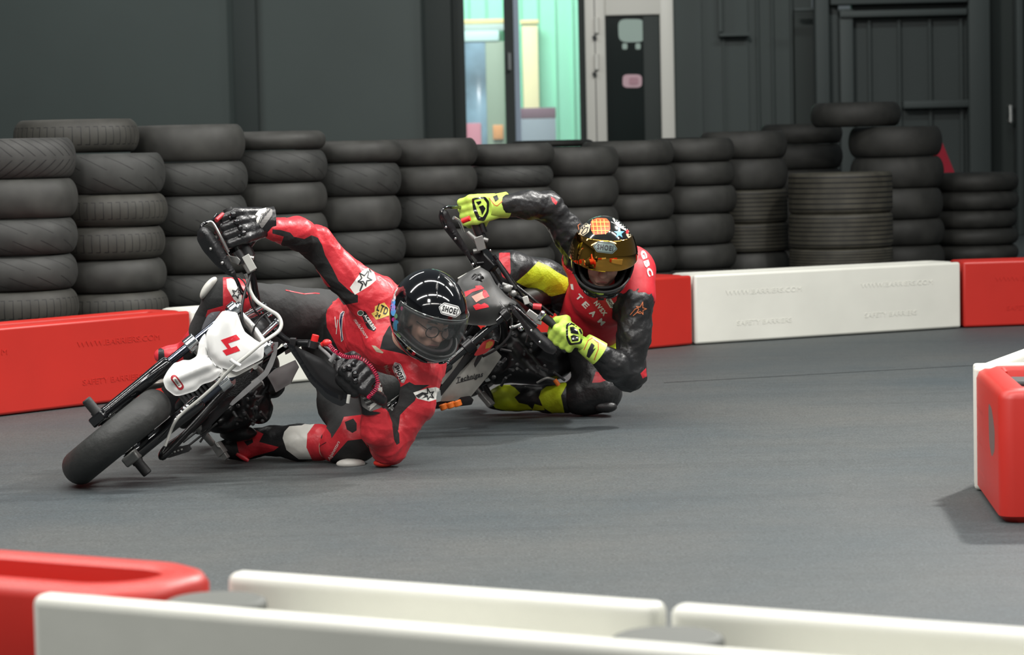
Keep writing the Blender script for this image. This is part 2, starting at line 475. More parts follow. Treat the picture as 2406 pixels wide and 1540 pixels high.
def paint(o, regions):
    """give sewn-in panels of a garment their own material, cut cleanly along their seams. regions: (outline, material, both sides?)"""
    me = o.data; off = Vector((0, 0, 0)); q = o
    while q is not None: off += Vector(q.location); q = q.parent
    bm = bmesh.new(); bm.from_mesh(me)
    for poly, mt, both in regions:
        if mt.name not in [x.name for x in me.materials]: me.materials.append(mt)
        mi = [x.name for x in me.materials].index(mt.name)
        n = len(poly)
        for i in range(n):
            a, b = poly[i], poly[(i + 1) % n]
            ra, rb = ray(*a), ray(*b); pn = ra.cross(rb)
            if pn.length < 1e-9: continue
            pn.normalize()
            fc = np.array([f.calc_center_median()[:] for f in bm.faces]) + np.array(off); pp = projn(fc)
            A = np.array(a); ab = np.array(b) - A; L = np.linalg.norm(ab); t = ((pp - A) @ ab) / (L * L); dist = np.linalg.norm(pp - A - np.clip(t, 0, 1)[:, None] * ab, axis=1)
            bm.faces.ensure_lookup_table()
            fs = [bm.faces[j] for j in np.nonzero(dist < 7)[0]]
            if not fs: continue
            es = set(e for f in fs for e in f.edges); vs = set(v for f in fs for v in f.verts)
            bmesh.ops.bisect_plane(bm, geom=list(vs) + list(es) + fs, plane_co=CAMV - off, plane_no=pn, dist=1e-6)
        bm.normal_update()
        fc = np.array([f.calc_center_median()[:] for f in bm.faces]) + np.array(off); pp = projn(fc)
        nn = np.array([f.normal[:] for f in bm.faces]); face = ((C_ - fc) * nn).sum(1) > 0
        sel = inpoly(pp[:, 0], pp[:, 1], poly) & (face | both)
        bm.faces.ensure_lookup_table()
        for j in np.nonzero(sel)[0]: bm.faces[j].material_index = mi
    for f in bm.faces: f.smooth = True
    bm.to_mesh(me); bm.free()

# ================================================================== SETTING
def wallmat(name, col, rough=0.7):
    return mat(name, col, rough, bump=0.1, bscale=30, var=0.06, vscale=0.8)
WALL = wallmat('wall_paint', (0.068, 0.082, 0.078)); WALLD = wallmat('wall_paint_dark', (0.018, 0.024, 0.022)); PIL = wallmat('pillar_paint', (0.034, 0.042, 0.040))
def floor_mat():
    mt = bpy.data.materials.new('track_rubber_asphalt'); mt.use_nodes = True; nt = mt.node_tree; b = nt.nodes['Principled BSDF']
    tc = nt.nodes.new('ShaderNodeTexCoord')
    def noise(s, d=5, r=0.6):
        n = nt.nodes.new('ShaderNodeTexNoise'); n.inputs['Scale'].default_value = s; n.inputs['Detail'].default_value = d; n.inputs['Roughness'].default_value = r
        nt.links.new(tc.outputs['Object'], n.inputs['Vector']); return n
    n1 = noise(0.55, 4); n2 = noise(110, 4, 0.7); n3 = noise(22, 6)
    r1 = nt.nodes.new('ShaderNodeValToRGB'); e = r1.color_ramp.elements
    e[0].position = 0.35; e[0].color = (0.042, 0.053, 0.058, 1); e[1].position = 0.68; e[1].color = (0.068, 0.071, 0.068, 1)
    nt.links.new(n1.outputs['Fac'], r1.inputs[0])
    mr = nt.nodes.new('ShaderNodeMapRange'); mr.inputs[1].default_value = 0.25; mr.inputs[2].default_value = 0.75; mr.inputs[3].default_value = 0.4; mr.inputs[4].default_value = 1.7
    nt.links.new(n2.outputs['Fac'], mr.inputs[0])
    mr2 = nt.nodes.new('ShaderNodeMapRange'); mr2.inputs[1].default_value = 0.3; mr2.inputs[2].default_value = 0.7; mr2.inputs[3].default_value = 0.88; mr2.inputs[4].default_value = 1.12
    nt.links.new(n3.outputs['Fac'], mr2.inputs[0])
    mu = nt.nodes.new('ShaderNodeMath'); mu.operation = 'MULTIPLY'; nt.links.new(mr.outputs[0], mu.inputs[0]); nt.links.new(mr2.outputs[0], mu.inputs[1])
    # worn dark skid lines along the racing line
    mp = nt.nodes.new('ShaderNodeMapping'); mp.inputs['Rotation'].default_value = (0, 0, radians(-38)); mp.inputs['Scale'].default_value = (0.25, 5, 1)
    nt.links.new(tc.outputs['Object'], mp.inputs[0])
    n4 = nt.nodes.new('ShaderNodeTexNoise'); n4.inputs['Scale'].default_value = 1.6; n4.inputs['Detail'].default_value = 3; nt.links.new(mp.outputs[0], n4.inputs['Vector'])
    mr3 = nt.nodes.new('ShaderNodeMapRange'); mr3.inputs[1].default_value = 0.5; mr3.inputs[2].default_value = 0.72; mr3.inputs[3].default_value = 1.0; mr3.inputs[4].default_value = 0.88
    nt.links.new(n4.outputs['Fac'], mr3.inputs[0])
    mu2 = nt.nodes.new('ShaderNodeMath'); mu2.operation = 'MULTIPLY'; nt.links.new(mu.outputs[0], mu2.inputs[0]); nt.links.new(mr3.outputs[0], mu2.inputs[1])
    sc = nt.nodes.new('ShaderNodeVectorMath'); sc.operation = 'SCALE'; nt.links.new(r1.outputs[0], sc.inputs[0]); nt.links.new(mu2.outputs[0], sc.inputs['Scale'])
    nt.links.new(sc.outputs[0], b.inputs['Base Color']); b.inputs['Roughness'].default_value = 0.62; b.inputs['Specular IOR Level'].default_value = 0.35
    bp = nt.nodes.new('ShaderNodeBump'); bp.inputs['Strength'].default_value = 0.5; bp.inputs['Distance'].default_value = 0.004
    nt.links.new(n2.outputs['Fac'], bp.inputs['Height']); nt.links.new(bp.outputs[0], b.inputs['Normal'])
    return mt
MX, MY, MZ = Vector((1, 0, 0)), Vector((0, 1, 0)), Vector((0, 0, 1))
def abox(mb, x0, x1, y0, y1, z0, z1, mi=0):
    return mb.box(((x0 + x1) / 2, (y0 + y1) / 2, (z0 + z1) / 2), (MX, MY, MZ), (abs(x1 - x0) / 2, abs(y1 - y0) / 2, abs(z1 - z0) / 2), mi)
fl = MB(); fl.add([(-14, -2, 0), (14, -2, 0), (14, 42, 0), (-14, 42, 0)], [(0, 1, 2, 3)])
prop(fl.build('floor', floor_mat(), smooth=False), kind='structure')
YW = 29.0; HT = 5.6
def wx(px, py=170, d=YW): return P(px, py, d).x
def wz(px, py, d=YW): return P(px, py, d).z
def struct(mb, name, mt, **kw):
    return prop(mb.build(name, mt, smooth=False, **kw), kind='structure')
# back wall, left of the glass door, with its darker vertical column and pillar
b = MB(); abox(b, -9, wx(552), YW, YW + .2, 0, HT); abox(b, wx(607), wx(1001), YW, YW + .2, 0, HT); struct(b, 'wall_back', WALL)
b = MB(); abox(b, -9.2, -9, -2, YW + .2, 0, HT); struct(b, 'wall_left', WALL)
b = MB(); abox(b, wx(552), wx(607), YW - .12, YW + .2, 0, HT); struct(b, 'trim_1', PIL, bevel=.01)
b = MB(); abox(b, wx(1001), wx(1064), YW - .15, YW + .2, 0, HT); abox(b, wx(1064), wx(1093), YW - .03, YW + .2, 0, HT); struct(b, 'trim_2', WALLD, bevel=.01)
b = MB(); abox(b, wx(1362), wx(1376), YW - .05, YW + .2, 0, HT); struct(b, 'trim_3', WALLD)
# glazed opening with its mullion and handle; a green clad wall outside
xm0, xm1 = wx(1186), wx(1209)
w = MB(); abox(w, xm0, xm1, YW - .05, YW + .1, 0, HT); abox(w, xm1, wx(1222), YW, YW + .1, 0, HT, 1)
wo = prop(w.build('window_1', [WALLD, mat('blue_grey_frame', (0.30, 0.37, 0.46), .5)], smooth=False), kind='structure')
h = MB(); hx = wx(1197, 140, YW - .1)
h.tube([(hx, YW - .06, wz(1197, 125)), (hx, YW - .13, wz(1197, 127)), (hx, YW - .13, wz(1197, 165))], .018, 8); h.build('window_handle', ALU, wo)
g = MB(); abox(g, wx(1093), xm0, YW + .03, YW + .04, 0, HT); abox(g, wx(1222), wx(1362), YW + .03, YW + .04, 0, HT)
GL = mat('window_glass', (0.9, 0.98, 0.95), 0.02, alpha=0.10); prop(g.build('window_2', GL, smooth=False), kind='structure')
YG = 38.0; GRN = mat('green_cladding', (0.30, 0.80, 0.55), .55, var=.04, vscale=1)
g = MB(); abox(g, -3.5, 4.2, YG, YG + .2, 0, HT + 1)
for k in range(8):
    px = 1100 + k * 40.5
    abox(g, wx(px, 60, YG), wx(px + 4, 60, YG), YG - .05, YG, 0, HT + 1)
gw = struct(g, 'wall_outside', GRN, bevel=.012)
def outs(name, x0, x1, y0, y1, mt, dd, th=.1, label=None, cat=None, parent=None):
    m_ = MB(); abox(m_, wx(x0, y0, dd), wx(x1, y0, dd), dd, dd + th, wz(x0, y1, dd), wz(x0, y0, dd))
    o = m_.build(name, mt, parent, smooth=False, bevel=.008)
    if cat: prop(o, label, cat)
    return o
YELT = mat('pale_yellow_trim', (0.85, 0.74, 0.34), .5); YG2 = YG - .25
kd = empty('entrance_door', (wx(1140, 300, YG2), YG2, 0), 'glass door with pale yellow surround in the green wall outside', 'door')
outs('lintel', 1088, 1188, 46, 57, YELT, YG2, parent=kd)
outs('side_trim', 1226, 1263, 58, 520, mat('pale_yellow', (0.85, 0.80, 0.45), .5), YG2, parent=kd)
outs('side_cap', 1222, 1266, 47, 57, YELT, YG2 - .03, parent=kd)
outs('door_glass', 1090, 1140, 98, 520, mat('blue_door_glass', (0.16, 0.27, 0.34), .15, var=.6, vscale=1.3), YG2, .05, parent=kd)
outs('blind', 1090, 1172, 74, 98, mat('pale_blind', (0.58, 0.85, 0.80), .5), YG2 - .02, .05, parent=kd)
outs('door_head', 1088, 1184, 58, 74, mat('grey_head', (0.45, 0.60, 0.55), .5), YG2, .05, parent=kd)
outs('door_stile', 1140, 1184, 98, 520, mat('olive_stile', (0.26, 0.36, 0.26), .5), YG2, .05, parent=kd)
outs('notice', 1158, 1182, 294, 328, mat('orange_notice', (0.75, 0.35, 0.12), .5), YG2 - .05, .02, parent=kd)
outs('pink_panel', 1096, 1130, 290, 520, mat('pink_panel', (0.55, 0.20, 0.26), .5), YG2 - .03, .02, parent=kd)
sb = empty('notice_board', (wx(1262, 300, 36.5), 36.5, 0), 'purple and grey notice board standing before the green wall', 'sign')
outs('heading', 1222, 1306, 254, 280, mat('plum_board', (0.17, 0.09, 0.13), .5), 36.5, .04, parent=sb)
outs('sheet', 1222, 1306, 280, 520, mat('grey_sheet', (0.24, 0.30, 0.34), .5), 36.5, .04, parent=sb)
# white framed half open door
DW = mat('white_door_frame', (0.62, 0.60, 0.55), .45); YD = YW - .2
d1 = MB()
abox(d1, wx(1376, 170, YD), wx(1424, 170, YD), YD - .04, YD + .1, wz(1400, 337), HT)
abox(d1, wx(1552, 170, YD), wx(1584, 170, YD), YD - .04, YD + .1, wz(1560, 320) - 1, HT)
abox(d1, wx(1421, 20, YD), wx(1554, 20, YD), YD - .04, YD + .1, wz(1490, 38), HT)
d1o = struct(d1, 'door_1', DW, bevel=.015)
abox(pn := MB(), wx(1376, 170, YD), wx(1424, 170, YD), YD - .04, YD + .1, 0, wz(1400, 337)); pn.build('door_post_foot', DW, d1o, smooth=False)
q = MB()
for yy in (62, 147):
    q.tube([(wx(1402, yy, YD - .08), YD - .08, wz(1402, yy - 18)), (wx(1402, yy, YD - .08), YD - .08, wz(1402, yy + 18))], .028, 10)
    q.tube([(wx(1396, yy + 26, YD - .08), YD - .07, wz(1396, yy + 24)), (wx(1399, yy + 34, YD - .08), YD - .07, wz(1396, yy + 34))], .022, 8, mi=1)
q.build('door_hinge', [DW, DGREY], d1o)
q = MB(); abox(q, wx(1398, 170, YD), wx(1400, 170, YD), YD - .046, YD - .04, 0, HT); q.build('door_seam', DGREY, d1o, smooth=False)
DKG = mat('dark_door_glass', (0.010, 0.014, 0.013), .12)
q = MB(); abox(q, wx(1424, 170, YD), wx(1520, 170, YD), YD + .03, YD + .05, 0, wz(1490, 38)); q.build('door_glass', DKG, d1o, smooth=False)
q = MB(); abox(q, wx(1512, 170, YD), wx(1552, 170, YD), YD + .0, YD + .05, 0, wz(1490, 38)); q.build('door_stile', WALLD, d1o, smooth=False, bevel=.01)
def dstick(name, poly, mt, dd=YD + .02, label=None):
    bm = px_grid([rounded(poly, 4, .3)], 20)
    for v in bm.verts: v.co = on_plane(v.co.x, v.co.y, (0, dd, 0), MY)
    me = bpy.data.meshes.new(name); bm.to_mesh(me); bm.free(); me.materials.append(mt); o = link(name, me, d1o); s_ = o.modifiers.new('s', 'SOLIDIFY'); s_.thickness = .004; return o
dstick('paper_notice', [(1452, 45), (1515, 45), (1516, 99), (1454, 99)], mat('pale_paper', (0.30, 0.38, 0.34), .6))
dstick('clip', [(1462, 102), (1474, 102), (1474, 116), (1462, 116)], mat('pale_paper', (0.3, .38, .34)))
dstick('clip', [(1493, 102), (1505, 102), (1505, 116), (1493, 116)], mat('pale_paper', (0.3, .38, .34)))
dstick('sticker', [(1463, 175), (1508, 175), (1508, 206), (1463, 206)], mat('pink_sticker', (0.50, 0.32, 0.36), .5))
dstick('sticker_centre', [(1478, 182), (1500, 182), (1500, 199), (1478, 199)], mat('rose_print', (0.38, 0.20, 0.24), .5), YD + .012)
# right hand wall with gate frame
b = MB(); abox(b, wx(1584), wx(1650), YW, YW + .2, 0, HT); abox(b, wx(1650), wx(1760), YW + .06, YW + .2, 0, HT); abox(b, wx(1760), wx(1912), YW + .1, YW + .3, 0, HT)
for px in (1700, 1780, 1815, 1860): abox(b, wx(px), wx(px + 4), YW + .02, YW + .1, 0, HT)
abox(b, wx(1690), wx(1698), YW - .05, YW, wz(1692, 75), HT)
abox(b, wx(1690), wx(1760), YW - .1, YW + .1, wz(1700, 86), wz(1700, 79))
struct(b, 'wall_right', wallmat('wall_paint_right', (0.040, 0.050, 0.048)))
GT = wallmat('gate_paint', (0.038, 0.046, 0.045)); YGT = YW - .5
gt = MB()
abox(gt, wx(1914, 170, YGT), wx(1946, 170, YGT), YGT - .15, YGT + .1, 0, HT)
abox(gt, wx(1946, 170, YGT), wx(1972, 170, YGT), YGT, YGT + .1, 0, HT)
abox(gt, wx(1972, 170, YGT), wx(2004, 170, YGT), YGT - .08, YGT + .1, 0, wz(1990, 22, YGT))
abox(gt, wx(1972, 170, YGT), wx(2270, 170, YGT), YGT - .12, YGT + .1, wz(2100, 40, YGT), wz(2100, 24, YGT))
abox(gt, wx(1950, 170, YGT), wx(2270, 170, YGT), YGT - .16, YGT + .1, wz(2100, 10, YGT), HT)
abox(gt, wx(2272, 170, YGT), wx(2322, 170, YGT), YGT - .15, YGT + .1, 0, HT)
abox(gt, wx(2120, 250, YGT), wx(2275, 250, YGT), YGT - .1, YGT + .1, wz(2200, 254, YGT), wz(2200, 236, YGT))
abox(gt, wx(2384, 170, YGT), wx(2400, 170, YGT), YGT - .15, YGT + .1, 0, HT)
abox(gt, wx(1866, 20, YGT), wx(1914, 20, YGT), YGT, YGT + .1, wz(1890, 26, YGT), wz(1890, 18, YGT))
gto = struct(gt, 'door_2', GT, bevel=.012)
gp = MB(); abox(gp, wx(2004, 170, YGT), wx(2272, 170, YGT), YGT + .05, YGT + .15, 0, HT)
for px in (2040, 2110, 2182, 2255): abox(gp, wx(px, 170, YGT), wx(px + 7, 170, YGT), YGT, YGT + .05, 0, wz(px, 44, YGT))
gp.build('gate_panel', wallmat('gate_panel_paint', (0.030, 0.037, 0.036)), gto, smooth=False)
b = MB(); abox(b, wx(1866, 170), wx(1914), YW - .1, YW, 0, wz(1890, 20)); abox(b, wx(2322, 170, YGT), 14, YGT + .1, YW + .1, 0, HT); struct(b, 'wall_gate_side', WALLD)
lt = MB(); hx = wx(2370, 270, YGT); lt.tube([(hx, YGT, wz(2370, 250, YGT)), (hx, YGT - .12, wz(2370, 250, YGT)), (hx, YGT - .12, wz(2370, 285, YGT)), (hx, YGT, wz(2370, 285, YGT))], .02, 8); lt.build('gate_handle', ALU, gto)
rd = MB(); yv = 21.0
# red pointed flag behind the right tyre stack
pp = [P(2212, 330, yv), P(2243, 406, yv), P(2210, 600, yv), P(2195, 600, yv), P(2192, 370, yv)]
rd.add([tuple(p) for p in pp] + [tuple(p + Vector((0, .05, 0))) for p in pp], [(0, 1, 2, 3, 4), (9, 8, 7, 6, 5)] + [(i, i + 5, (i + 1) % 5 + 5, (i + 1) % 5) for i in range(5)])
xx = P(2205, 600, yv); rd.tube([(xx.x, yv + .02, 0), (xx.x, yv + .02, P(2212, 345, yv).z)], .02, 8)
prop(rd.build('marker_flag', mat('red_flag', (0.55, 0.01, 0.04), .6), smooth=False), 'pointed red plastic marker peeking out behind the tall right tyre stack', 'marker')

# ------------------------------------------------------------------ tyres
def tyre_mat(name, kind, tint=(0.030, 0.030, 0.027)):
    mt = bpy.data.materials.new(name); mt.use_nodes = True; nt = mt.node_tree; b = nt.nodes['Principled BSDF']
    uv = nt.nodes.new('ShaderNodeUVMap'); sp = nt.nodes.new('ShaderNodeSeparateXYZ'); nt.links.new(uv.outputs[0], sp.inputs[0])
    tc = nt.nodes.new('ShaderNodeTexCoord'); n = nt.nodes.new('ShaderNodeTexNoise'); n.inputs['Scale'].default_value = 9; n.inputs['Detail'].default_value = 7
    nt.links.new(tc.outputs['Object'], n.inputs['Vector'])
    def M(op, a, b_=None, c=None):
        q = nt.nodes.new('ShaderNodeMath'); q.operation = op
        for i, v in enumerate((a, b_, c)):
            if v is None: continue
            if isinstance(v, (int, float)): q.inputs[i].default_value = v
            else: nt.links.new(v, q.inputs[i])
        return q.outputs[0]
    u, v = sp.outputs[0], sp.outputs[1]; vc = M('ABSOLUTE', M('SUBTRACT', v, 0.5))
    inb = M('LESS_THAN', vc, 0.27)
    if kind == 'chevron':
        ph = M('ADD', M('MULTIPLY', u, 34), M('MULTIPLY', vc, 9)); f = M('FRACT', ph); g = M('LESS_THAN', M('ABSOLUTE', M('SUBTRACT', f, 0.5)), 0.07)
        g = M('MULTIPLY', g, M('MULTIPLY', inb, M('GREATER_THAN', vc, 0.02)))
    elif kind == 'wave':
        ph = M('ADD', M('MULTIPLY', u, 14), M('MULTIPLY', v, 6)); f = M('FRACT', ph); g = M('LESS_THAN', M('ABSOLUTE', M('SUBTRACT', f, 0.5)), 0.035)
        g = M('MULTIPLY', g, M('MULTIPLY', M('GREATER_THAN', vc, 0.04), M('LESS_THAN', vc, 0.22)))
    elif kind == 'sipe':
        f = M('FRACT', M('MULTIPLY', u, 46)); g = M('LESS_THAN', M('ABSOLUTE', M('SUBTRACT', f, 0.5)), 0.05)
        l = M('LESS_THAN', M('ABSOLUTE', M('SUBTRACT', vc, 0.12)), 0.006)
        g = M('MULTIPLY', M('MAXIMUM', M('MULTIPLY', g, M('LESS_THAN', vc, 0.12)), M('MULTIPLY', l, M('LESS_THAN', f, 0.55))), 1.0)
    elif kind == 'ribs':
        f = M('FRACT', M('MULTIPLY', v, 13)); g = M('MULTIPLY', M('LESS_THAN', M('ABSOLUTE', M('SUBTRACT', f, 0.5)), 0.14), inb)
    else:
        g = None
    cr = nt.nodes.new('ShaderNodeValToRGB'); e = cr.color_ramp.elements
    e[0].position = .3; e[0].color = tuple(c * .72 for c in tint) + (1,); e[1].position = .75; e[1].color = tuple(c * 1.45 for c in tint) + (1,)
    nt.links.new(n.outputs['Fac'], cr.inputs[0]); out = cr.outputs[0]
    if g is not None:
        mx = nt.nodes.new('ShaderNodeMixRGB'); mx.inputs[2].default_value = (0.004, 0.004, 0.004, 1); nt.links.new(g, mx.inputs[0]); nt.links.new(out, mx.inputs[1]); out = mx.outputs[0]
    nt.links.new(out, b.inputs['Base Color']); b.inputs['Roughness'].default_value = .62
    hn = M('MULTIPLY', n.outputs['Fac'], 0.25)
    if g is not None: hn = M('SUBTRACT', hn, M('MULTIPLY', g, 1.0))
    bp = nt.nodes.new('ShaderNodeBump'); bp.inputs['Strength'].default_value = .6; bp.inputs['Distance'].default_value = .006
    nt.links.new(hn, bp.inputs['Height']); nt.links.new(bp.outputs[0], b.inputs['Normal'])
    return mt
def tyre_mesh(name, R, h, mt, square=0.0, seg=72):
    """hollow tyre lying flat on z=0"""
    hh = h / 2; n = 15; prof = []
    ri = R * 0.66
    for i in range(n):  # outer tread, bottom to top
        t = -1 + 2 * i / (n - 1); a = t * radians(78)
        r = R - (1 - cos(a)) * (R * .17 * (1 - square * .75)) if square < .5 else R - max(0, abs(t) - .8) ** 2 * R * 1.2
        z = hh * (sin(a) / sin(radians(78)) if square < .5 else t)
        prof.append((r, z))
    side = [(R * .80, hh * .97), (R * .72, hh * .86), (ri, hh * .74), (ri, hh * .60), (R * .74, hh * .62), (R * .86, hh * .45), (R * .89, 0)]
    full = prof + side + [(r, -z) for r, z in side[-2::-1]]
    N = len(full); vs = []; fs = []; uvs = []
    for k in range(seg):
        a = 2 * pi * k / seg
        for r, z in full: vs.append((r * cos(a), r * sin(a), z + hh))
    for k in range(seg):
        k2 = (k + 1) % seg
        for i in range(N):
            i2 = (i + 1) % N; fs.append((k * N + i, k2 * N + i, k2 * N + i2, k * N + i2))
            def vv(j): return 0.2 + 0.6 * j / (n - 1) if j < n else 0.95
            va, vb = vv(i), vv(i2)
            if i == N - 1: va, vb = .05, .2
            uvs += [(k / seg, va), ((k + 1) / seg, va), ((k + 1) / seg, vb), (k / seg, vb)]
    me = bpy.data.meshes.new(name); me.from_pydata(vs, [], fs); me.update(); uvl = me.uv_layers.new(name='UVMap')
    for i, (a, b_) in enumerate(uvs): uvl.data[i].uv = (a, b_)
    for p in me.polygons: p.use_smooth = True
    me.materials.append(mt); return me
TM = {k: tyre_mat('tyre_rubber_' + k, k, t) for k, t in (('slick', (.030, .030, .027)), ('chevron', (.032, .032, .030)), ('wave', (.028, .029, .027)), ('sipe', (.033, .032, .027)), ('ribs', (.046, .043, .032)))}
_tm = {}
def tyre(x, y, z, R, h, kind, label, group, tilt=(0, 0), square=0):
    k = (round(R, 3), kind, square)
    if k not in _tm: _tm[k] = tyre_mesh('tyre_mesh', R, .174, TM[kind], square)
    o = bpy.data.objects.new('tyre', _tm[k]); COL.objects.link(o); o.location = (x, y, z); o.scale = (1, 1, h / .174)
    o.rotation_euler = (tilt[0], tilt[1], rng.uniform(0, 6.28)); prop(o, label, 'tyre', group)
    return o
ORD = ['topmost', 'second from the top', 'third from the top', 'fourth from the top', 'fifth from the top', 'sixth from the top', 'seventh from the top', 'eighth from the top']
NTH = ['first', 'second', 'third', 'fourth', 'fifth', 'sixth', 'seventh', 'eighth', 'ninth', 'tenth', 'eleventh', 'twelfth', 'thirteenth']
KADJ = {'slick': 'smooth black tyre', 'chevron': 'chevron grooved tyre', 'wave': 'slant grooved tyre', 'sipe': 'upright grooved tyre', 'ribs': 'broad ribbed car tyre'}
# right edge px, radius, distance, seams between tyres seen from the top, kinds
stacks = [
 (182, .305, 12.15, [325, 420, 512, 597, 680], ['chevron', 'slick', 'wave', 'wave', 'sipe', 'slick', 'slick']),
 (390, .305, 12.60, [360, 456, 530, 607, 684], ['wave', 'sipe', 'sipe', 'slick', 'sipe', 'slick', 'slick']),
 (581, .305, 13.08, [293, 380, 459, 551, 640], ['slick', 'wave', 'wave', 'slick', 'wave', 'slick']),
 (770, .305, 13.55, [308, 353, 428, 501, 585], ['slick', 'wave', 'slick', 'slick', 'wave', 'slick']),
 (948, .305, 14.0, [330, 383, 460, 541, 618], ['slick', 'wave', 'slick', 'wave', 'slick', 'slick']),
 (1126, .30, 14.5, [325, 390, 456, 536, 600], ['slick', 'slick', 'wave', 'slick', 'slick']),
 (1306, .30, 14.95, [337, 389, 440, 512, 580], ['slick', 'wave', 'slick', 'slick', 'slick']),
 (1456, .30, 15.4, [345, 413, 485, 550], ['slick', 'slick', 'slick', 'slick', 'slick']),
 (1586, .30, 15.8, [330, 389, 455, 515, 578], ['slick', 'slick', 'slick', 'slick', 'slick']),
 (1728, .30, 16.2, [325, 380, 436, 500, 572], ['slick', 'slick', 'slick', 'slick', 'slick']),
 (1852, .30, 16.6, [308, 373, 445, 523, 590], ['slick', 'slick', 'ribs', 'ribs', 'slick']),
 (2214, .33, 17.6, [297, 368, 441, 513, 575], ['slick', 'slick', 'slick', 'slick', 'slick']),
 (2392, .33, 18.1, [405, 449, 492, 535], ['slick', 'slick', 'slick', 'slick', 'slick']),
]
top_of = {}
for si, (xr, R, d, seams, kinds) in enumerate(stacks):
    R *= .97
    while True:
        c = P(xr, 500, d); cx = c.x - R
        if si in (0, 11) or hypot(cx - top_of[si - 1][0], d - top_of[si - 1][1]) > 2 * R + .012: break
        d += .02
    zs = []
    pc = proj((cx, d, .5))[0]
    for s in seams: zs.append(P(pc, s, d).z)
    step = .155 if len(zs) < 3 else min(.19, max(.12, (zs[0] - zs[-1]) / (len(zs) - 1)))
    n = max(1, round(zs[-1] / step)); base = zs[-1]
    for k in range(1, n + 1): zs.append(base * (1 - k / n))
    top_of[si] = (cx, d, zs[0])
    for k in range(len(zs) - 1):
        kd_ = kinds[k] if k < len(kinds) else 'slick'
        if k >= len(ORD): oname = 'lowest'
        else: oname = ORD[k]
        jx = rng.uniform(-.012, .012) if k else 0
        tyre(cx + jx, d + rng.uniform(-.012, .012), zs[k + 1] + .001, R, zs[k] - zs[k + 1] - .003, kd_ if kd_ != 'ribs' else 'ribs',
             '%s, %s in the %s stack from left' % (KADJ[kd_], oname, NTH[si]), 'tyres of the %s stack from the left' % NTH[si], square=1 if kd_ == 'ribs' else 0)
# loose tyres on top and the second row
cx, d, z = top_of[1]; tyre(P(180, 330, 12.75).x, 12.75, z + .004, .31, .165, 'sipe', 'dusty tyre lying loose on top between the first and third stacks', 'loose tyres on the stacks')
cx, d, z = top_of[11]; tyre(P(2010, 270, 17.6).x, 17.6, z + .004, .31, .165, 'slick', 'worn black tyre lying loose on the very top of the tall right stack', 'loose tyres on the stacks')
for j, (xl, xr, seams, dd) in enumerate([(1800, 1980, [290, 338, 396, 460, 530], 18.6), (1300, 1396, [328, 346, 400, 460, 520], 18.6), (1560, 1720, [322, 346, 400, 460, 520], 19.2)]):
    R = .30; cx = P(xr, 400, dd).x - R; zs = [P(xr - 60, s, dd).z for s in seams]
    n = max(1, round(zs[-1] / .17)); base = zs[-1]
    for k in range(1, n + 1): zs.append(base * (1 - k / n))
    where = ['behind the eleventh stack, left of the tall right stack', 'in the back row below the white door', 'in the back row right of the white door'][j]
    for k in range(2 if j else 3):
        tyre(cx, dd, zs[k + 1] + .001, R, max(.05, zs[k] - zs[k + 1] - .003), 'slick', 'black tyre %s, %s' % (ORD[k], where), 'tyres in the back row')
    mb = None
    for k in range(2 if j else 3, len(zs) - 1):
        tyre(cx, dd, zs[k + 1] + .001, R, zs[k] - zs[k + 1] - .003, 'slick', 'black tyre %s, %s' % (ORD[min(k, 7)], where), 'tyres in the back row')
R = .33; dd = 16.3; cx = P(1975, 500, dd).x; zs = [P(1975, s, dd).z for s in (404, 500, 581)]
n = 3; base = zs[-1]
for k in range(1, n + 1): zs.append(base * (1 - k / n))
for k in range(len(zs) - 1):
    tyre(cx, dd, zs[k + 1] + .001, R, zs[k] - zs[k + 1] - .003, 'ribs', 'broad brown-grey ribbed car tyre, %s of the car tyre stack' % ORD[k], 'stacked car tyres', square=1)

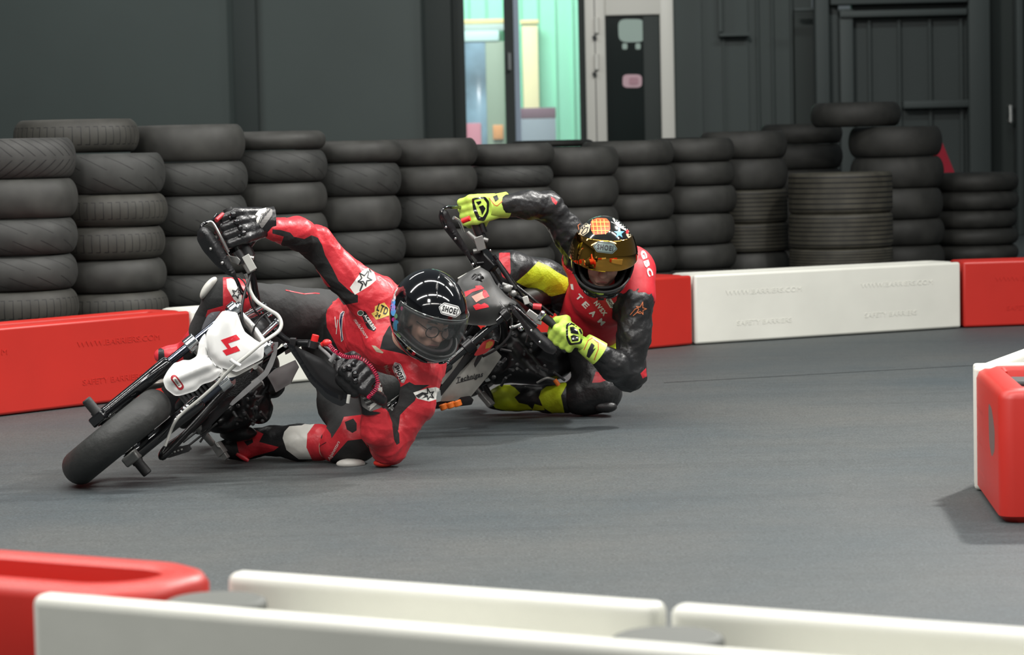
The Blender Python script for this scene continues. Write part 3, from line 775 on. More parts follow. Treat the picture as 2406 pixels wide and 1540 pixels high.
# ------------------------------------------------------------------ plastic track barriers
def plast(name, col):
    return mat(name, col, .42, bump=.06, bscale=14, var=.05, vscale=3)
BRED = plast('red_barrier_plastic', (0.46, 0.020, 0.013)); BWH = plast('white_barrier_plastic', (0.66, 0.66, 0.60))
BH = .389
def rrect(cx, cy, hx, hy, r, n=6):
    out = []
    for (sx, sy, a0) in ((1, 1, 0), (-1, 1, 90), (-1, -1, 180), (1, -1, 270)):
        for k in range(n + 1):
            a = radians(a0 + 90 * k / n); out.append((cx + sx * (hx - r) + r * cos(a), cy + sy * (hy - r) + r * sin(a)))
    return out
def barrier(a, b_, mt, label, group, lap0=.0, lap1=.17, width=.30, side=1, h=BH, trough=.16, words=True, seam=True, joint=None, name='track_barrier'):
    """a, b_: ends of the face towards the track (ground points). body behind the face; lap plate in front overlaps the next module"""
    a = Vector((a[0], a[1], 0)); b_ = Vector((b_[0], b_[1], 0)); e = (b_ - a); L = e.length; e.normalize(); nrm = Vector((-e.y, e.x, 0)) * side
    root = empty(name, a, label, 'barrier', group)
    t = .032
    def W(x, y, z): return a + e * x + nrm * y + MZ * z
    cx, cy, hx, hy = L / 2, t + (width - t) / 2, L / 2 - .003, (width - t) / 2 - .001
    rings = []; r0 = .055
    for (ins, z) in ((.012, 0.0), (0, .014), (0, h - .02), (.006, h - .006), (.02, h), (.045, h), (.06, h - .008), (.068, h - .03), (.074, h - trough)):
        rings.append([W(x, y, z) for x, y in rrect(cx, cy, hx - ins, hy - ins, max(.012, r0 - ins * .5))])
    mb = MB(); vs = [p for r in rings for p in r]; n = len(rings[0]); fs = []
    for i in range(len(rings) - 1):
        for k in range(n): k2 = (k + 1) % n; fs.append((i * n + k, i * n + k2, (i + 1) * n + k2, (i + 1) * n + k))
    fs.append(tuple(range(n))[::-1]); fs.append(tuple((len(rings) - 1) * n + k for k in range(n)))
    mb.add(vs, fs); mb.build('body', mt, root)
    # face plate in two halves with a fine seam
    x0, x1 = lap0, L + lap1 - .004
    mid = (x0 + x1) / 2
    m2 = MB()
    for u, v in (((x0, x1),)):
        m2.box(W((u + v) / 2, t / 2, h / 2 + .001), (e, nrm, MZ), ((v - u) / 2, t / 2, h / 2 - .003))
    m2.build('face_plate', mt, root, bevel=.014, bseg=3)
    if words:
        for (u, s, z, wl) in ((mid + (x1 - mid) * .5, 'WWW.BARRIERS.COM', h * .72, .5), (mid + (x1 - mid) * .45, 'SAFETY BARRIERS', h * .28, .36), (mid - (mid - x0) * .5, 'WWW.BARRIERS.COM', h * .72, .5), (mid - (mid - x0) * .5, 'SAFETY BARRIERS', h * .28, .36)):
            V, F = text_shape(s, 0.0); dr = e if nrm.dot(MY) > 0 else -e
            c = W(u, -.0008, z); mm = MB(); mm.add([c + dr * x * wl * (x1 - x0) / 1.8 + MZ * y * .026 for x, y in V], F)
            q = mm.build('embossed_lettering', mt, root, smooth=False)
            so = q.modifiers.new('s', 'SOLIDIFY'); so.thickness = .002; so.offset = 0
    if joint:
        for (jx, jy) in joint:
            jm = MB(); c = W(jx, jy, 0); jm.tube([c + MZ * (h - .2), c + MZ * (h - .012)], .05, 20); jm.build('rubber_joint', RUB, root, bevel=.006)
    return root
G = ground
ga, gb = G(455, 925), G(100, 968)
dirv = (ga - gb).normalized()
red_start = ga - dirv * 1.78
barrier(red_start, ga, BRED, 'red plastic track barrier behind the white motorcycle, at the left edge', 'far row of track barriers', lap1=.0, joint=[(1.62, .17)])
barrier(red_start - dirv * 1.79, red_start - dirv * .01, BRED, 'red track barrier cut by the left picture edge', 'far row of track barriers', lap1=0)
gd = G(1630, 812)
nv = Vector((-dirv.y, dirv.x, 0))
w0 = ga + nv * .012 + dirv * .0
p1 = w0 + (gd - w0) * .52
barrier(w0 + dirv * .01, p1, BWH, 'white track barrier behind the front rider and his handlebar', 'far row of track barriers', lap1=0, words=False, joint=[(.08, .17)])
barrier(p1 + (gd - w0).normalized() * .01, gd, BRED, 'red track barrier behind the second rider, left of the white one', 'far row of track barriers', lap1=.0, words=False)
ge = G(2260, 772); dv = (ge - gd).normalized()
barrier(gd + dv * .012, ge, BWH, 'long white track barrier right of the second rider', 'far row of track barriers', lap1=0, joint=[(.9, .2)])
gf = ge + Vector((1.75, .28, 0))
barrier(ge + Vector((.012, .01, 0)), gf, BRED, 'red track barrier at the right edge beyond the white one', 'far row of track barriers', lap1=0, joint=[(.1, .2)])
# right near barrier: red end block with a white plate lapping its side
gA = G(2290, 1145); gB = G(2350, 1232)
e1 = (gB - gA).normalized(); e2 = Vector((-e1.y, e1.x, 0))
if e2.x < 0: e2 = -e2
def corner_block():
    root = empty('track_barrier', gA, 'red corner track barrier with a white plate on its left, at the right edge', 'barrier', 'near right track barriers')
    L1 = (gB - gA).length; Lx = 1.5
    def W(x, y, z): return gA + e1 * x + e2 * y + MZ * z
    rings = []; hx, hy = L1 / 2, Lx / 2
    for (ins, z) in ((.02, 0), (0, .02), (0, BH - .03), (.008, BH - .01), (.025, BH), (.075, BH), (.085, BH - .012), (.09, BH - .12)):
        rings.append([W(x, y, z) for x, y in rrect(hx, hy, hx - ins, hy - ins, max(.012, .045 - ins * .3))])
    mb = MB(); n = len(rings[0]); vs = [p for r in rings for p in r]; fs = []
    for i in range(len(rings) - 1):
        for k in range(n): k2 = (k + 1) % n; fs.append((i * n + k, i * n + k2, (i + 1) * n + k2, (i + 1) * n + k))
    fs.append(tuple(range(n))[::-1]); fs.append(tuple((len(rings) - 1) * n + k for k in range(n)))
    mb.add(vs, fs); bo = mb.build('body', BRED, root)
    m3 = MB(); cj = ground(2392, 884, BH); cj.z = 0; m3.tube([cj + MZ * (BH - .13), cj + MZ * (BH - .008)], .075, 28); m3.build('rubber_joint', RUB, root, bevel=.01)
    m4 = MB(); m4.box(W(L1 + .004, .42, BH * .5), (e1, e2, MZ), (.006, .11, BH * .27)); m4.build('recess_shade', mat('shaded_red', (.30, .008, .008), .5), root, bevel=.005)  # slightly raised plate, darker red stands in for a recess in shade
    bv = bvh_of(bo)
    sticker([rounded([(2322, 945), (2330, 960), (2337, 1010), (2337, 1060), (2330, 1076), (2324, 1040)], 3, .3)], bv, 'scuff_mark', mat('scuffed_grey', (.16, .10, .09), .7), root, 6, off=.002)
    for (cc, s, wv) in (((2300, 962), 'WWW.BARRIERS', (22, 28)), ((2303, 1110), 'SAFETY', (20, 30)), ((2303, 1040), 'BARRIERS', (18, 26))):
        word(s, cc, wv, (0, -9), bv, 'embossed_lettering', mat('lit_red_edge', (.62, .05, .04), .4), root, bold=0)  # flat letters, paler red stands in for light on raised lettering
    return root
corner_block()
wA = gA - e1 * .005
wr = empty('track_barrier', wA, 'white track barrier running off behind the red corner barrier at right', 'barrier', 'near right track barriers')
wt0 = ground(2284, 866, BH); wt1 = ground(2406, 821, BH); ew = (wt1 - wt0); ew.z = 0; ew.normalize(); nw = Vector((ew.y, -ew.x, 0))
mw = MB(); mw.box(wA - e1 * .012 + e2 * .2 + MZ * (BH / 2 + .004), (e1, e2, MZ), (.014, .2, BH / 2 + .002)); mw.build('lap_plate', BWH, wr, bevel=.01, bseg=3)
c0 = Vector((wt0.x, wt0.y, 0))
mw = MB(); mw.box(c0 + ew * .8 + nw * .03 + MZ * (BH / 2 + .004), (ew, nw, MZ), (.8, .03, BH / 2 + .002)); mw.build('far_wall', BWH, wr, bevel=.014, bseg=3)
mw = MB(); mw.box(c0 + ew * .92 + nw * .14 + MZ * (BH / 2 - .03), (ew, nw, MZ), (.66, .08, BH / 2 - .032)); mw.build('trough', BWH, wr, bevel=.006)
sl = MB(); q0, q1 = ground(1560, 900), ground(2600, 842); dd_ = (q1 - q0).normalized(); pp_ = Vector((-dd_.y, dd_.x, 0)) * .006
sl.add([q0 - pp_ + MZ * .0015, q1 - pp_ + MZ * .0015, q1 + pp_ + MZ * .0015, q0 + pp_ + MZ * .0015], [(0, 1, 2, 3)])
prop(sl.build('trim_4', mat('seam_dark', (.022, .025, .028), .7), smooth=False), kind='structure')

# foreground double row, soft in the foreground
def top(px, py, h=BH): return ground(px, py, h)
wn0, wn1 = top(130, 1396), top(1200, 1484); ef = (wn1 - wn0).normalized(); ef.z = 0
nf = Vector((-ef.y, ef.x, 0))
def fwd_channel(x0f, x1f, x0n, x1n, mt, label, origin, width, joint=None):
    """two walls with a trough between; far wall x0f..x1f, near wall x0n..x1n"""
    root = empty('track_barrier', (origin + ef * x0f) * 1.0, label, 'barrier', 'foreground track barriers')
    root.location.z = 0
    def W(x, y, z): q = origin + ef * x + nf * y; return Vector((q.x, q.y, z))
    m_ = MB(); m_.box(W((x0n + x1n) / 2, .02, BH / 2), (ef, nf, MZ), ((x1n - x0n) / 2, .026, BH / 2)); m_.build('near_wall', mt, root, bevel=.018, bseg=4)
    m_ = MB(); m_.box(W((x0f + x1f) / 2, width - .02, BH / 2), (ef, nf, MZ), ((x1f - x0f) / 2, .026, BH / 2)); m_.build('far_wall', mt, root, bevel=.018, bseg=4)
    m_ = MB(); m_.box(W((x0f + x1f) / 2, width / 2, (BH - .11) / 2), (ef, nf, MZ), ((x1f - x0f) / 2 - .01, width / 2 - .04, (BH - .11) / 2)); m_.build('trough', mt, root, bevel=.006)
    if joint:
        for jx in joint:
            m_ = MB(); m_.tube([W(jx, width * .5, BH - .112), W(jx, width * .5, BH - .02)], width * .5 - .085, 28); m_.build('rubber_joint', mat('grey_rubber', (.09, .095, .085), .6), root, bevel=.01)
    return root
o0 = Vector((wn0.x, wn0.y, 0)) - nf * .02
fr = top(525, 1340); wd_ = (fr - wn0).dot(nf) + .04
x_w = (fr - wn0).dot(ef)
fe = top(1512, 1440); x_e = (fe - wn0).dot(ef)
fwd_channel(x_w + .02, x_e - .01, -.035, x_e + .45, BWH, 'white foreground track barrier with open trough, beside the red one', o0, wd_, joint=[x_w + .09])
fwd_channel(x_e + .01, x_e + 1.1, x_e + .455, x_e + 1.2, BWH, 'white foreground track barrier at the bottom right corner', o0, wd_, joint=[x_e + .07])
# red rounded end module
rr = empty('track_barrier', Vector((wn0.x - .5, wn0.y, 0)), 'red foreground track barrier with rounded trough, bottom left', 'barrier', 'foreground track barriers')
def Wr(x, y, z): q = o0 + ef * x + nf * y; return Vector((q.x, q.y, z))
rings = []; xa, xb = x_w - 1.75, x_w + .0; ya, yb = .052, wd_ + .018; cx, cy, hx, hy = (xa + xb) / 2, (ya + yb) / 2, (xb - xa) / 2, (yb - ya) / 2
for (ins, z) in ((.012, 0), (0, .02), (0, BH - .02), (.008, BH - .004), (.025, BH + .004), (.055, BH + .004), (.068, BH - .004), (.075, BH - .03), (.085, BH - .12)):
    rings.append([Wr(x, y, z) for x, y in rrect(cx, cy, hx - ins, hy - ins, max(.012, min(.12, hy - ins - .002)), 10)])
mb = MB(); n = len(rings[0]); vs = [p for r in rings for p in r]; fs = []
for i in range(len(rings) - 1):
    for k in range(n): k2 = (k + 1) % n; fs.append((i * n + k, i * n + k2, (i + 1) * n + k2, (i + 1) * n + k))
fs.append(tuple(range(n))[::-1]); fs.append(tuple((len(rings) - 1) * n + k for k in range(n)))
mb.add(vs, fs); mb.build('body', BRED, rr)

# ================================================================== MOTORCYCLES
AXS = Vector((-sin(radians(26)), 0, cos(radians(26)))); PIV = Vector((-.36, 0, .86))
class Frame:
    """pose of a leaning motorcycle: x forward, y to its left, z up, origin under the front axle"""
    def __init__(s, x, y, psi, th, pit, sc, steer, z0):
        f = Vector((sin(psi), -cos(psi), 0)); l0 = Vector((cos(psi), sin(psi), 0)); z = Vector((0, 0, 1))
        s.l = l0 * cos(th) - z * sin(th); u = z * cos(th) + l0 * sin(th)
        s.f = f * cos(pit) + u * sin(pit); s.u = u * cos(pit) - f * sin(pit)
        s.o = Vector((x, y, z0)); s.sc = sc; s.R = Matrix.Rotation(steer, 3, AXS)
    def __call__(s, x, y, z, front=None):
        L = Vector((x, y, z))
        if front or (front is None and x > -.5): L = PIV + s.R @ (L - PIV)
        L = L * s.sc
        return s.o + s.f * L.x + s.l * L.y + s.u * L.z
    def dir(s, x, y, z, front=False):
        L = Vector((x, y, z))
        if front: L = s.R @ L
        return (s.f * L.x + s.l * L.y + s.u * L.z).normalized()
    def lat(s, px, py, y):   # point seen at (px, py) on the plane local y = const
        return on_plane(px, py, s.o + s.l * (y * s.sc), s.l)
    def fwd(s, px, py, x, z=.7):   # on the plane across the forks through local (x, z)
        return on_plane(px, py, s(x, 0, z, True), s.dir(cos(radians(26)), 0, sin(radians(26)), True))
def knob(mb, p, d, r, h, seg=14, mi=0): p = Vector(p); d = Vector(d).normalized(); return mb.tube([p, p + d * h], r, seg, mi=mi)

def wheel(F, root, cx, cz, front, R=.25, hw=.062, tmt=None):
    c = F(cx, 0, cz, front); ax = F.dir(0, 1, 0, front); s = F.sc
    prof = []; n = 17
    for i in range(n):
        a = radians(-96 + 192 * i / (n - 1)); prof.append(((R - .062 + .062 * cos(a)) * s, hw * sin(a) * s))
    prof += [((R - .075) * s, .042 * s), ((R - .085) * s, 0), ((R - .075) * s, -.042 * s)]
    mb = MB(); mb.lathe(prof, c, ax, 96, closed=True); w = mb.build('front_wheel' if front else 'rear_wheel', tmt, root)
    mb = MB(); mb.lathe([((R - .072) * s, .043 * s), ((R - .09) * s, .045 * s), ((R - .10) * s, .02 * s), ((R - .10) * s, -.02 * s), ((R - .09) * s, -.045 * s), ((R - .072) * s, -.043 * s)], c, ax, 64); mb.build('rim', BLKG, w)
    mb = MB(); mb.lathe([(.012 * s, .075 * s), (.028 * s, .07 * s), (.03 * s, .03 * s), (.022 * s, .0), (.03 * s, -.03 * s), (.028 * s, -.07 * s), (.012 * s, -.075 * s)], c, ax, 32); mb.build('hub', ALU, w)
    mb = MB(); e1 = ax.orthogonal().normalized(); e2 = ax.cross(e1)
    for k in range(16):
        a = 2 * pi * k / 16; b = a + (.35 if k % 2 else -.35); sg = .03 if (k // 2) % 2 else -.03
        mb.tube([c + (e1 * cos(b) + e2 * sin(b)) * .028 * s + ax * sg * s, c + (e1 * cos(a) + e2 * sin(a)) * (R - .095) * s], .0022, 6)
    mb.build('spokes', CHR, w)
    mb = MB(); mb.lathe([(.055 * s, .064 * s), (.095 * s, .064 * s), (.095 * s, .068 * s), (.055 * s, .068 * s)], c, ax, 48, closed=True); mb.build('brake_disc', ALU, w)
    return w

SLK = mat('tyre_tread_slick', (0.020, 0.021, 0.020), 0.55, bump=.25, bscale=40, var=.25, vscale=12)
STAN = mat('stanchion', (0.10, 0.11, 0.14), 0.12, 1.0)
def bike_common(F, root, accent):
    s = F.sc
    wheel(F, root, 0, .25, True, hw=.069, tmt=SLK); wheel(F, root, -1.16, .25, False, hw=.07, tmt=SLK)
    # forks
    for sy in (-1, 1):
        def fk(t, dy=0, dx=0): return F(-sin(radians(26)) * t * 1.0 + dx + .0, sy * (.098 + dy), .25 + cos(radians(26)) * t * .97, True)
        mb = MB(); mb.tube([fk(-.03), fk(.0), fk(.05), fk(.20), fk(.34), fk(.352)], [.02, .025, .0235, .024, .027, .019], 20); lg = mb.build('fork_leg', BLKG, root)
        mb = MB(); mb.tube([fk(.35), fk(.70)], .0155, 18); mb.build('stanchion', STAN if accent == 'white' else BLKG, lg)
        for seq_ in (([fk(.44), fk(.49)], .029), ([fk(.665), fk(.70), fk(.705), fk(.72)], [.027, .027, .016, .012])):
            mb = MB(); mb.tube(seq_[0], seq_[1], 20); mb.build('fork_clamp', CHR if accent == 'white' else BLKM, lg, bevel=.003)
        mb = MB(); a = F(0, sy * .118, .25, True); d = F.dir(0, sy, 0, True)
        mb.tube([a - d * .03, a + d * .012], .020, 18); mb.tube([a + d * .008, a + d * .012, a + d * .058, a + d * .062], [.014, .0175, .0175, .014], 20); mb.build('axle_slider', RUB, root)
        mb = MB(); mb.box(F(.01, sy * .1, .25, True), (F.dir(1, 0, 0, True), F.dir(0, 1, 0, True), F.dir(0, 0, 1, True)), (.026, .018, .03)); mb.build('axle_clamp', CAST if sy > 0 else BLKG, lg, bevel=.006)
    # caliper on the left leg
    mb = MB(); mb.box(F(-.075, .078, .31, True), (F.dir(1, 0, 0, True), F.dir(0, 1, 0, True), F.dir(0, 0, 1, True)), (.022, .018, .034)); mb.build('brake_caliper', BLKM, root, bevel=.006)
    # triple clamps, stem
    for t in (.465, .685):
        mb = MB(); q = lambda y, dx=0: F(-sin(radians(26)) * t - .02 + dx, y, .25 + cos(radians(26)) * t * .97, True)
        mb.tube([q(-.098, .02), q(0), q(.098, .02)], .016, 12); mb.build('triple_clamp', ALU if accent == 'white' else BLKM, root)
    # frame, engine, swing arm, tail
    def T(pts, r, name, mt, seg=12, fr=False):
        mb = MB(); mb.tube(catmull([F(*p, fr) for p in pts], 5), r, seg); return mb.build(name, mt, root)
    fr = T([(-.30, 0, .68), (-.42, 0, .50), (-.52, 0, .30), (-.75, 0, .24)], .018, 'down_tube', BLKM)
    for sy in (-1, 1):
        T([(-.34, sy * .03, .80), (-.50, sy * .08, .72), (-.74, sy * .09, .52), (-.80, sy * .08, .30)], .015, 'frame_rail', BLKM)
        T([(-.70, sy * .07, .60), (-1.0, sy * .06, .70), (-1.28, sy * .03, .76)], .010, 'sub_frame', BLKM)
        mb = MB(); mb.box(F(-.97, sy * .085, .27, False), (F.dir(1, 0, -.06), F.dir(0, 1, 0), F.dir(0.06, 0, 1)), (.21 * s, .011, .021)); mb.build('swing_arm', BLKM, root, bevel=.004)
    for cx_, cz_, hx_, hy_, hz_ in ((-.66, .32, .14, .085, .085),):
        mb = MB(); mb.box(F(cx_, 0, cz_, False), (F.f, F.l, F.u), (hx_ * s, hy_ * s, hz_ * s)); eng = mb.build('engine', BLKM, root, bevel=.02, bseg=3)
    mb = MB()
    for k in range(7):
        c = F(-.50 + .012 * k * .5, 0, .38 + .0 + k * .022, False); mb.box(c, (F.f, F.l, F.u), (.062 * s, .065 * s, .004))
    mb.box(F(-.49, 0, .45, False), (F.f, F.l, F.u), (.045 * s, .048 * s, .09 * s)); mb.build('cylinder_fins', DGREY, eng)
    mb = MB(); c = F(-.70, .095, .31, False); mb.tube([c, c + F.l * .02], .062, 28); mb.build('clutch_cover', CAST, eng, bevel=.006)
    T([(-.44, -.05, .42), (-.36, -.10, .36), (-.42, -.14, .26), (-.7, -.16, .3), (-1.0, -.16, .48)], .016, 'exhaust_pipe', mat('dark_steel', (.12, .11, .10), .35, .9), fr=False)
    mb = MB(); mb.tube([F(-.95, -.15, .45, False), F(-1.0, -.15, .49, False), F(-1.26, -.13, .62, False)], [.02, .038, .036], 20); mb.build('silencer', DGREY, root)
    # tank and seat
    V, Fc = nets([rc(F(-.44, 0, .78, False), F(-.72, 0, .70, False), .072, .06), rc(F(-.66, 0, .70, False), F(-1.05, 0, .74, False), .055, .045), rc(F(-1.05, 0, .74, False), F(-1.30, 0, .79, False), .045, .02)], .012, k=.03)
    me = bpy.data.meshes.new('seat'); me.from_pydata(V.tolist(), [], Fc.tolist())
    for p in me.polygons: p.use_smooth = True
    me.materials.append(BLK); link('seat', me, root)
    # rear fender
    mb = MB(); pr = []
    for k in range(7):
        x = -.98 - .07 * k; z = .66 + .018 * k
        pr.append([F(x, y, z - abs(y) * .5, False) for y in (-.075, -.05, 0, .05, .075)])
    vs = [p for r in pr for p in r]; mb.add(vs, [(i * 5 + k, i * 5 + k + 1, (i + 1) * 5 + k + 1, (i + 1) * 5 + k) for i in range(6) for k in range(4)])
    o = mb.build('rear_fender', WHT if accent == 'white' else BLK, root); so = o.modifiers.new('s', 'SOLIDIFY'); so.thickness = .004
    # pegs
    for sy in ((-1,) if accent == 'white' else (-1, 1)):
        mb = MB(); a = F(-.74, sy * .09, .29, False); b_ = F(-.75, sy * .20, .28, False); mb.tube([a, b_], .011, 12)
        mb.box(F(-.75, sy * .215, .285, False), (F.f, F.l, F.u), (.02, .034, .010)); mb.build('foot_peg', CAST, root, bevel=.003)

Q = dict(psi=-0.22942636, th=0.8680713, pit=-0.07811431, sc=0.87233247, steer=0.15170491, z0=0.03)
F1 = Frame(-1.51168939, 8.67872832, **Q)
bk1 = empty('motorcycle', (-1.49, 8.70, 0), 'white front motorcycle with red number 4, leaning far over in the bend', 'motorcycle', None)
bike_common(F1, bk1, 'white')
def tubepx(name, seq, r, mt, parent, seg=10, sm=6, label=None):
    mb = MB(); pp = pt(seq)
    if sm: pp = catmull(pp, sm)
    if isinstance(r, (list, tuple)):
        rr = np.interp(np.linspace(0, 1, len(pp)), np.linspace(0, 1, len(r)), r).tolist()
    else: rr = r
    mb.tube(pp, rr, seg); return mb.build(name, mt, parent, label=label)
n_front = F1.dir(cos(radians(26)), 0, sin(radians(26)), True)
def fdep(F, x, z=.7): return lambda px, py: F.fwd(px, py, x, z)
# number plate fairing and front fender
plate_poly = [(521, 732), (533, 730), (557, 735), (561, 745), (569, 767), (576, 781), (603, 801), (621, 810), (619, 843), (557, 875), (535, 869), (509, 861), (488, 837), (485, 817), (484, 782)]
pl1 = panel('number_plate', plate_poly, None, n_front, WHT, bk1, bulge=.022, bs=14, thick=.004, step=4, rnd=.18, depth=fdep(F1, -.19, .70), ridge=((533, 735), (560, 870), 30, .012))
fend_poly = [(486, 816), (483, 782), (474, 792), (467, 806), (466, 820), (462, 838), (446, 847), (430, 846), (419, 851), (409, 853), (394, 871), (382, 893), (389, 914), (411, 931), (425, 930), (461, 919), (474, 904), (499, 897), (515, 885), (525, 871), (522, 865), (507, 861), (487, 837)]
fd1 = panel('front_fender', fend_poly, None, n_front, WHT, bk1, bulge=.014, bs=10, thick=.004, step=4, rnd=.3, depth=fdep(F1, -.10, .60), ridge=((410, 890), (505, 850), 22, .022))
panel('fender_stay', [(385, 905), (400, 918), (420, 930), (395, 935), (378, 915)], None, n_front, BLK, bk1, bulge=.003, depth=fdep(F1, -.12, .5), step=10)
panel('plate_backing', [(476, 765), (487, 742), (497, 734), (520, 731), (504, 752), (484, 782), (470, 790)], None, n_front, mat('smoked_plastic', (.10, .10, .11), .25), bk1, bulge=.006, depth=fdep(F1, -.24, .72), step=8)
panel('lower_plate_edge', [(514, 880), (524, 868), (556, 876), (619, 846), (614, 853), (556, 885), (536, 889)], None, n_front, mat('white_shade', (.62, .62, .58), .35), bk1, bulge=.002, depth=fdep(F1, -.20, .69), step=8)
bvp = bvh_of(pl1)
four = [(518.5, 799.5), (555, 786.5), (564.5, 797.5), (536, 807.5), (543, 818), (556, 813), (564.5, 824.5), (531.5, 836), (522.5, 824.5), (534.5, 820)]
sticker([four], bvp, 'number_four', REDP, pl1, 6)
bvf = bvh_of(fd1)
capsule = lambda x0, y0, x1, y1, r: [(x0 + r * cos(t), y0 + r * sin(t)) for t in np.linspace(math.atan2(y1 - y0, x1 - x0) + pi / 2, math.atan2(y1 - y0, x1 - x0) + 3 * pi / 2, 9)] + [(x1 + r * cos(t), y1 + r * sin(t)) for t in np.linspace(math.atan2(y1 - y0, x1 - x0) - pi / 2, math.atan2(y1 - y0, x1 - x0) + pi / 2, 9)]
sticker([capsule(409, 889, 424, 909, 8)], bvf, 'fender_badge', mat('dark_red_print', (.35, .01, .02), .5), fd1, 5)
sticker([capsule(410.5, 891, 422.5, 907, 4.5)], bvf, 'badge_centre', WPRINT, fd1, 5, off=.0022)
word('motard', (416.5, 899), (10, 15), (4.5, -3.2), bvf, 'badge_lettering', BPRINT, fd1, off=.003)
sticker(outline([(485, 817), (488, 837), (509, 861), (522, 867), (524, 872), (513, 886)], 2.2, False), bvh_of(pl1, fd1), 'seam', BPRINT, pl1, 6, off=.003)
# bars, clamps, cable
tubepx('handlebar', [(548, 515, 8.84), (560, 560, 8.84), (574, 605, 8.83), (593, 650, 8.84), (601, 690, 8.87), (612, 730, 8.9), (640, 770, 8.9), (664, 793, 8.88), (684, 805, 8.85), (706, 806, 8.83), (745, 810, 8.82), (790, 840, 8.82), (850, 900, 8.82)], .0115, BLKM, bk1, 14)
tubepx('throttle_grip', [(534, 490, 8.84), (548, 520, 8.84), (562, 562, 8.84)], .0165, RUB, bk1, 16, 0)
tubepx('clutch_grip', [(800, 850, 8.82), (866, 912, 8.82)], .0165, RUB, bk1, 16, 0)
mb = MB(); mb.tube(pt([(563, 570, 8.83), (565, 574, 8.83), (581, 606, 8.83), (583, 610, 8.83)]), [.022, .031, .031, .024], 22); mb.tube(pt([(556, 590, 8.79), (572, 618, 8.79)]), .018, 14); mb.build('throttle_housing', BLK, bk1)
mb = MB(); d_ = (P(600, 637, 8.80) - P(580, 601, 8.80)).normalized(); sd = (P(590, 610, 8.80) - P(572, 620, 8.80)).normalized(); nn = d_.cross(sd)
mb.box(P(582, 622, 8.80), (d_, sd, nn), (.030, .015, .020)); mc = mb.build('brake_reservoir', CAST, bk1, bevel=.004)
mb = MB(); mb.box(P(586, 618, 8.77), (d_, sd, nn), (.029, .0135, .004)); mb.build('reservoir_cap', LGREY, mc, bevel=.002)
mb = MB(); mb.tube(pt([(583, 604, 8.8), (596, 607, 8.8)]), .008, 12); mb.tube(pt([(579, 643, 8.8), (581, 650, 8.8), (585, 660, 8.8)]), [.009, .007, .007], 12); mb.build('reservoir_fitting', ALU, mc)
mb = MB(); mb.add([tuple(p) for p in pt([(531, 588, 8.76), (541, 601, 8.76), (558, 604, 8.77), (566, 612, 8.77), (560, 623, 8.77), (543, 615, 8.77)])] + [tuple(p) for p in pt([(531, 588, 8.79), (541, 601, 8.79), (558, 604, 8.80), (566, 612, 8.80), (560, 623, 8.80), (543, 615, 8.80)])], [(0, 1, 2, 3, 4, 5), (11, 10, 9, 8, 7, 6)] + [(i, i + 6, (i + 1) % 6 + 6, (i + 1) % 6) for i in range(6)]); mb.build('lever_perch', ALU, bk1, bevel=.002)
tubepx('brake_lever', [(536, 592, 8.74), (520, 560, 8.72), (500, 524, 8.72), (488, 523, 8.72)], [.006, .005, .004, .005], ALU, bk1, 10)
# chrome risers and the hose loop round them
for i, (a, b2, r) in enumerate((((575, 744, 8.78), (617, 721, 8.86), .0105), ((612, 793, 8.78), (648, 760, 8.86), .0105), ((579, 750, 8.80), (610, 735, 8.88), .008), ((592, 770, 8.84), (632, 742, 8.92), .006))):
    mb = MB(); mb.tube(pt([a, b2]), r, 16); mb.tube([P(*b2), P(*b2) + (P(*b2) - P(*a)).normalized() * .008], r * 1.35, 16); mb.build('handlebar_riser', CHR, bk1)
mb = MB(); mb.tube(pt([(572, 746, 8.82), (590, 772, 8.82), (606, 798, 8.82), (620, 812, 8.82)]), .016, 14); mb.build('upper_yoke', CHR, bk1)
mb = MB(); mb.box(P(606, 762, 8.90), (F1.l, F1.u, F1.f), (.055, .03, .03)); mb.build('meter_block', BLKG, bk1, bevel=.006)
mb = MB(); mb.tube(pt([(537, 726, 8.80), (550, 733, 8.80)]), .016, 14); mb.tube(pt([(532, 722, 8.80), (541, 727, 8.80)]), .012, 8); mb.build('fork_cap', CHR, bk1)
tubepx('brake_hose', [(583, 655, 8.80), (588, 684, 8.78), (604, 709, 8.74), (633, 729, 8.70), (653, 742, 8.68), (661, 761, 8.66), (655, 778, 8.64), (634, 794, 8.60), (612, 809, 8.56), (585, 832, 8.53), (553, 858, 8.52), (528, 882, 8.53), (510, 902, 8.54), (470, 938, 8.55), (432, 969, 8.57), (412, 991, 8.58), (400, 1017, 8.60), (388, 1049, 8.60)], [.0065, .0065, .0062, .0055, .005], LGREY, bk1, 12)
tubepx('throttle_cable', [(594, 605, 8.82), (587, 650, 8.79), (575, 690, 8.76), (568, 725, 8.74), (570, 765, 8.73), (577, 785, 8.76)], .0052, BLK, bk1)
tubepx('clutch_cable', [(590, 795, 8.74), (600, 765, 8.74), (618, 742, 8.76), (640, 733, 8.80), (650, 745, 8.85)], .003, BLK, bk1)
tubepx('clutch_cable', [(560, 650, 8.78), (575, 665, 8.77), (584, 690, 8.75), (592, 720, 8.78), (612, 745, 8.84)], .003, BLK, bk1)
mb = MB(); mb.tube(pt([(541, 845, 8.50), (550, 852, 8.50), (565, 860, 8.50)]), .006, 12); mb.build('hose_clip', WHT, bk1)
